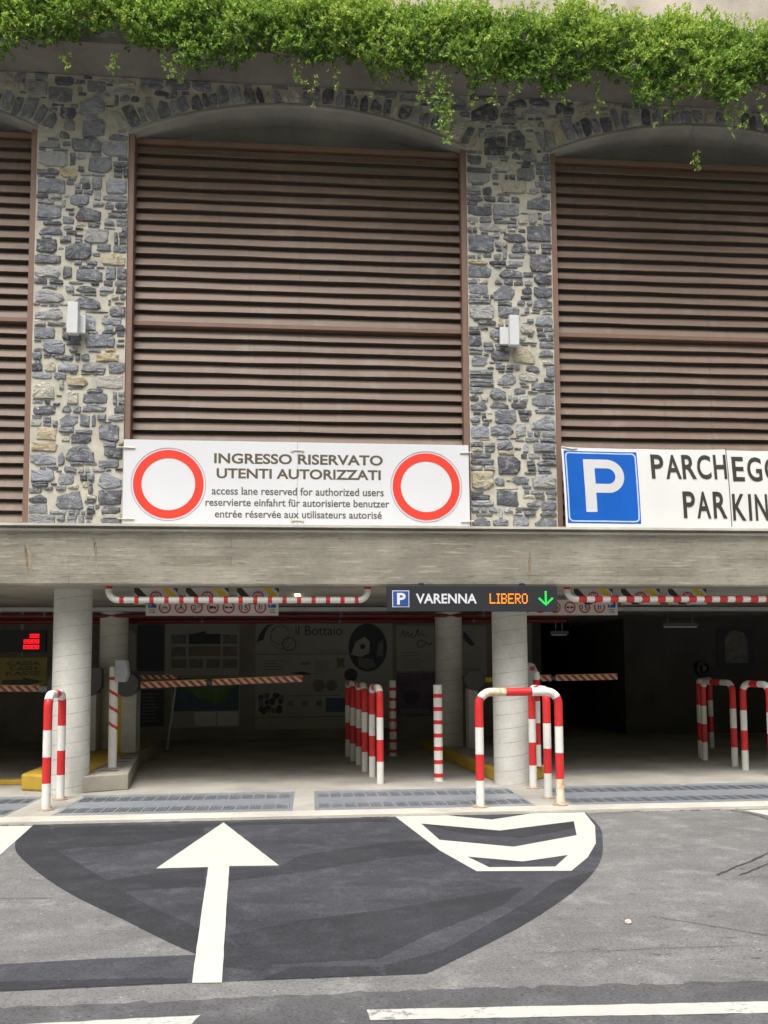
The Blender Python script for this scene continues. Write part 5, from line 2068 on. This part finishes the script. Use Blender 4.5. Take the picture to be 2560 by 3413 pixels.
t = board('script_board', 'pale mural with script lettering left of the far right column', 'board', 1.80, 2.62, 1.40, 2.36, M['board'])
b = MB()
def scrawl(pts, r):
    b.tube([(x, BY - .004, z) for x, z in smooth_line(pts, 6)], r, M['ink'], 6)
scrawl([(1.90, 2.10), (1.96, 2.26), (1.98, 2.12), (2.05, 2.24), (2.06, 2.12), (2.14, 2.20), (2.12, 2.12), (2.2, 2.13), (2.27, 2.30), (2.26, 2.14), (2.34, 2.2), (2.4, 2.13), (2.48, 2.17)], .008)
scrawl([(2.44, 2.02), (2.30, 2.05), (2.25, 1.94), (2.35, 1.90), (2.44, 2.0), (2.52, 1.95), (2.58, 2.02)], .009)
b.build('script_line', t)
b = MB()
for i in range(6):
    b.box(1.92, 1.92 + random.uniform(.3, .6), BY - .003, BY, 1.78 - i * .06, 1.79 - i * .06, M['ink_grey'])
b.build('print_line', t)
t = board('purple_board', 'dark purple picture board low on the back wall behind the ringed posts', 'board', 1.80, 2.62, 0.44, 1.36, M['purple'])
b = MB()
b.disc(2.1, .85, .16, BY - .003, BY, M['ink'], 20)
b.box(1.88, 2.5, BY - .004, BY, 0.48, .60, M['ink_grey'])
b.build('picture_shape', t)
t = board('drawing_board', 'pale mural with a dark sketch between the two right columns', 'board', 2.95, 3.75, 1.30, 2.36, M['board'])
b = MB()
b.prism([(3.25, 2.25), (3.35, 2.15), (3.5, 1.95), (3.42, 1.92), (3.3, 2.02), (3.24, 2.1)], BY - .003, BY, M['ink'])
b.box(3.05, 3.6, BY - .003, BY, 1.42, 1.44, M['ink_grey'])
b.build('sketch', t)
t = board('direction_board', 'dim board with a curved arrow on the back wall of the right lane', 'board', 4.05, 4.65, 1.48, 1.82, M['ink_grey'])
b = MB()
b.tube([(4.18, BY - .004, 1.74), (4.32, BY - .004, 1.74), (4.42, BY - .004, 1.66)], .02, M['ink'], 8)
b.prism([(4.36, 1.68), (4.48, 1.70), (4.46, 1.58)], BY - .004, BY, M['ink'])
b.build('arrow_mark', t)
t = board('poster_frame', 'dark framed poster on the far right garage wall', 'board', 8.9, 9.75, 1.42, 2.30, M['ink'])
b = MB()
b.prism([(9.08, 1.52), (9.60, 1.52), (9.60, 2.05), (9.50, 2.2), (9.34, 2.24), (9.18, 2.2), (9.08, 2.05)], BY - .003, BY, M['ink_grey'])
b.build('picture', t)
t = thing('hose_reel', 'round dark hose reel on the far right garage wall', 'hose reel', (8.53, 17.78, 1.41))
b = MB()
b.ring(8.53, 1.41, .11, .17, 17.70, 17.84, M['ink'], 32)
b.build('reel', t)
b = MB()
b.disc(8.53, 1.41, .05, 17.69, 17.845, M['dark_grey'], 20)
b.build('hub', t)

# pay sign and red display of the left lane
t = thing('pay_sign', 'yellow pay desk sign with a black arrow left of the left column', 'sign', (-4.95, 15.0, 1.2))
b = MB()
b.box(-5.33, -4.555, 15.0, 15.015, 1.18, 1.70, M['cassa'])
b.box(-5.0, -4.96, 15.016, 15.05, 1.70, 2.545, M['galv_dark'])
b.build('plate', t)
b = MB()
b.text('CASSA', -5.225, -4.665, 1.565, 1.635, 14.997, M['black_text'], 0.02)
b.text('CASH', -5.175, -4.725, 1.480, 1.550, 14.997, M['black_text'], 0.02)
b.text('KASSE', -5.235, -4.668, 1.392, 1.462, 14.997, M['black_text'], 0.02)
b.build('lettering', t)
b = MB()
b.prism([(-5.30, 1.23), (-4.95, 1.23), (-4.95, 1.205), (-4.60, 1.285), (-4.95, 1.355), (-4.95, 1.32), (-5.30, 1.32)], 14.996, 15.0, M['black_text'])
b.build('arrow_mark', t)
t = thing('space_display', 'black panel with three rows of glowing red figures', 'display', (-5.0, 15.0, 1.8))
b = MB()
b.box(-5.45, -4.585, 15.0, 15.08, 1.79, 2.17, M['led_case'])
b.box(-5.02, -4.98, 15.02, 15.06, 2.17, 2.545, M['galv_dark'])
b.build('casing', t, bevel=0.005)
b = MB()
for x0, z0, n in ((-4.855, 2.035, 3), (-4.955, 1.940, 4), (-4.960, 1.845, 4)):
    x1 = -4.69
    cw = (x1 - x0) / n
    for i in range(n):
        a = x0 + i * cw
        # a lit figure: segments of an eight
        for (u0, u1, v0, v1) in ((.06, .94, 0, .2), (.06, .94, .4, .6), (.06, .94, .8, 1), (.04, .3, 0, 1), (.7, .96, .0 if i % 2 else .4, 1)):
            b.box(a + u0 * cw, a + u1 * cw, 14.996, 15.0, z0 + v0 * .072, z0 + v1 * .072, M['led_red'])
b.build('figures', t)

# ================================================================ SMALL THINGS ON THE ROAD
t = MB()
rr = random.Random(3)
n = 9
rings = []
for k, (h, s) in enumerate(((0, .8), (.35, 1.0), (.75, .8), (1.0, .35))):
    rings.append([(1.91 + math.cos(2 * math.pi * i / n) * .022 * s * rr.uniform(.8, 1.15), 5.07 + math.sin(2 * math.pi * i / n) * .017 * s * rr.uniform(.8, 1.15), -0.03 + h * .026 + rr.uniform(0, .003)) for i in range(n)])
for a, b_ in zip(rings[:-1], rings[1:]):
    t.add(a + b_, [(i, (i + 1) % n, (i + 1) % n + n, i + n) for i in range(n)], M['pebble'])
t.add(rings[-1], [tuple(range(n))], M['pebble'])
o = t.build('pebble', None, loc=(1.91, 5.07, -0.03))
tag(o, 'small pale stone lying on the open asphalt right of the dark patch', 'stone')

b = MB()
b.add([(4.62, 10.36, .008), (4.66, 10.335, .016), (4.705, 10.35, .010), (4.665, 10.375, .020)], [(0, 1, 3), (1, 2, 3)], M['leaf_dry'])
o = b.build('fallen_leaf', None, loc=(4.66, 10.35, 0.006))
tag(o, 'small yellow fallen leaf on the long grate of the right lane', 'leaf')
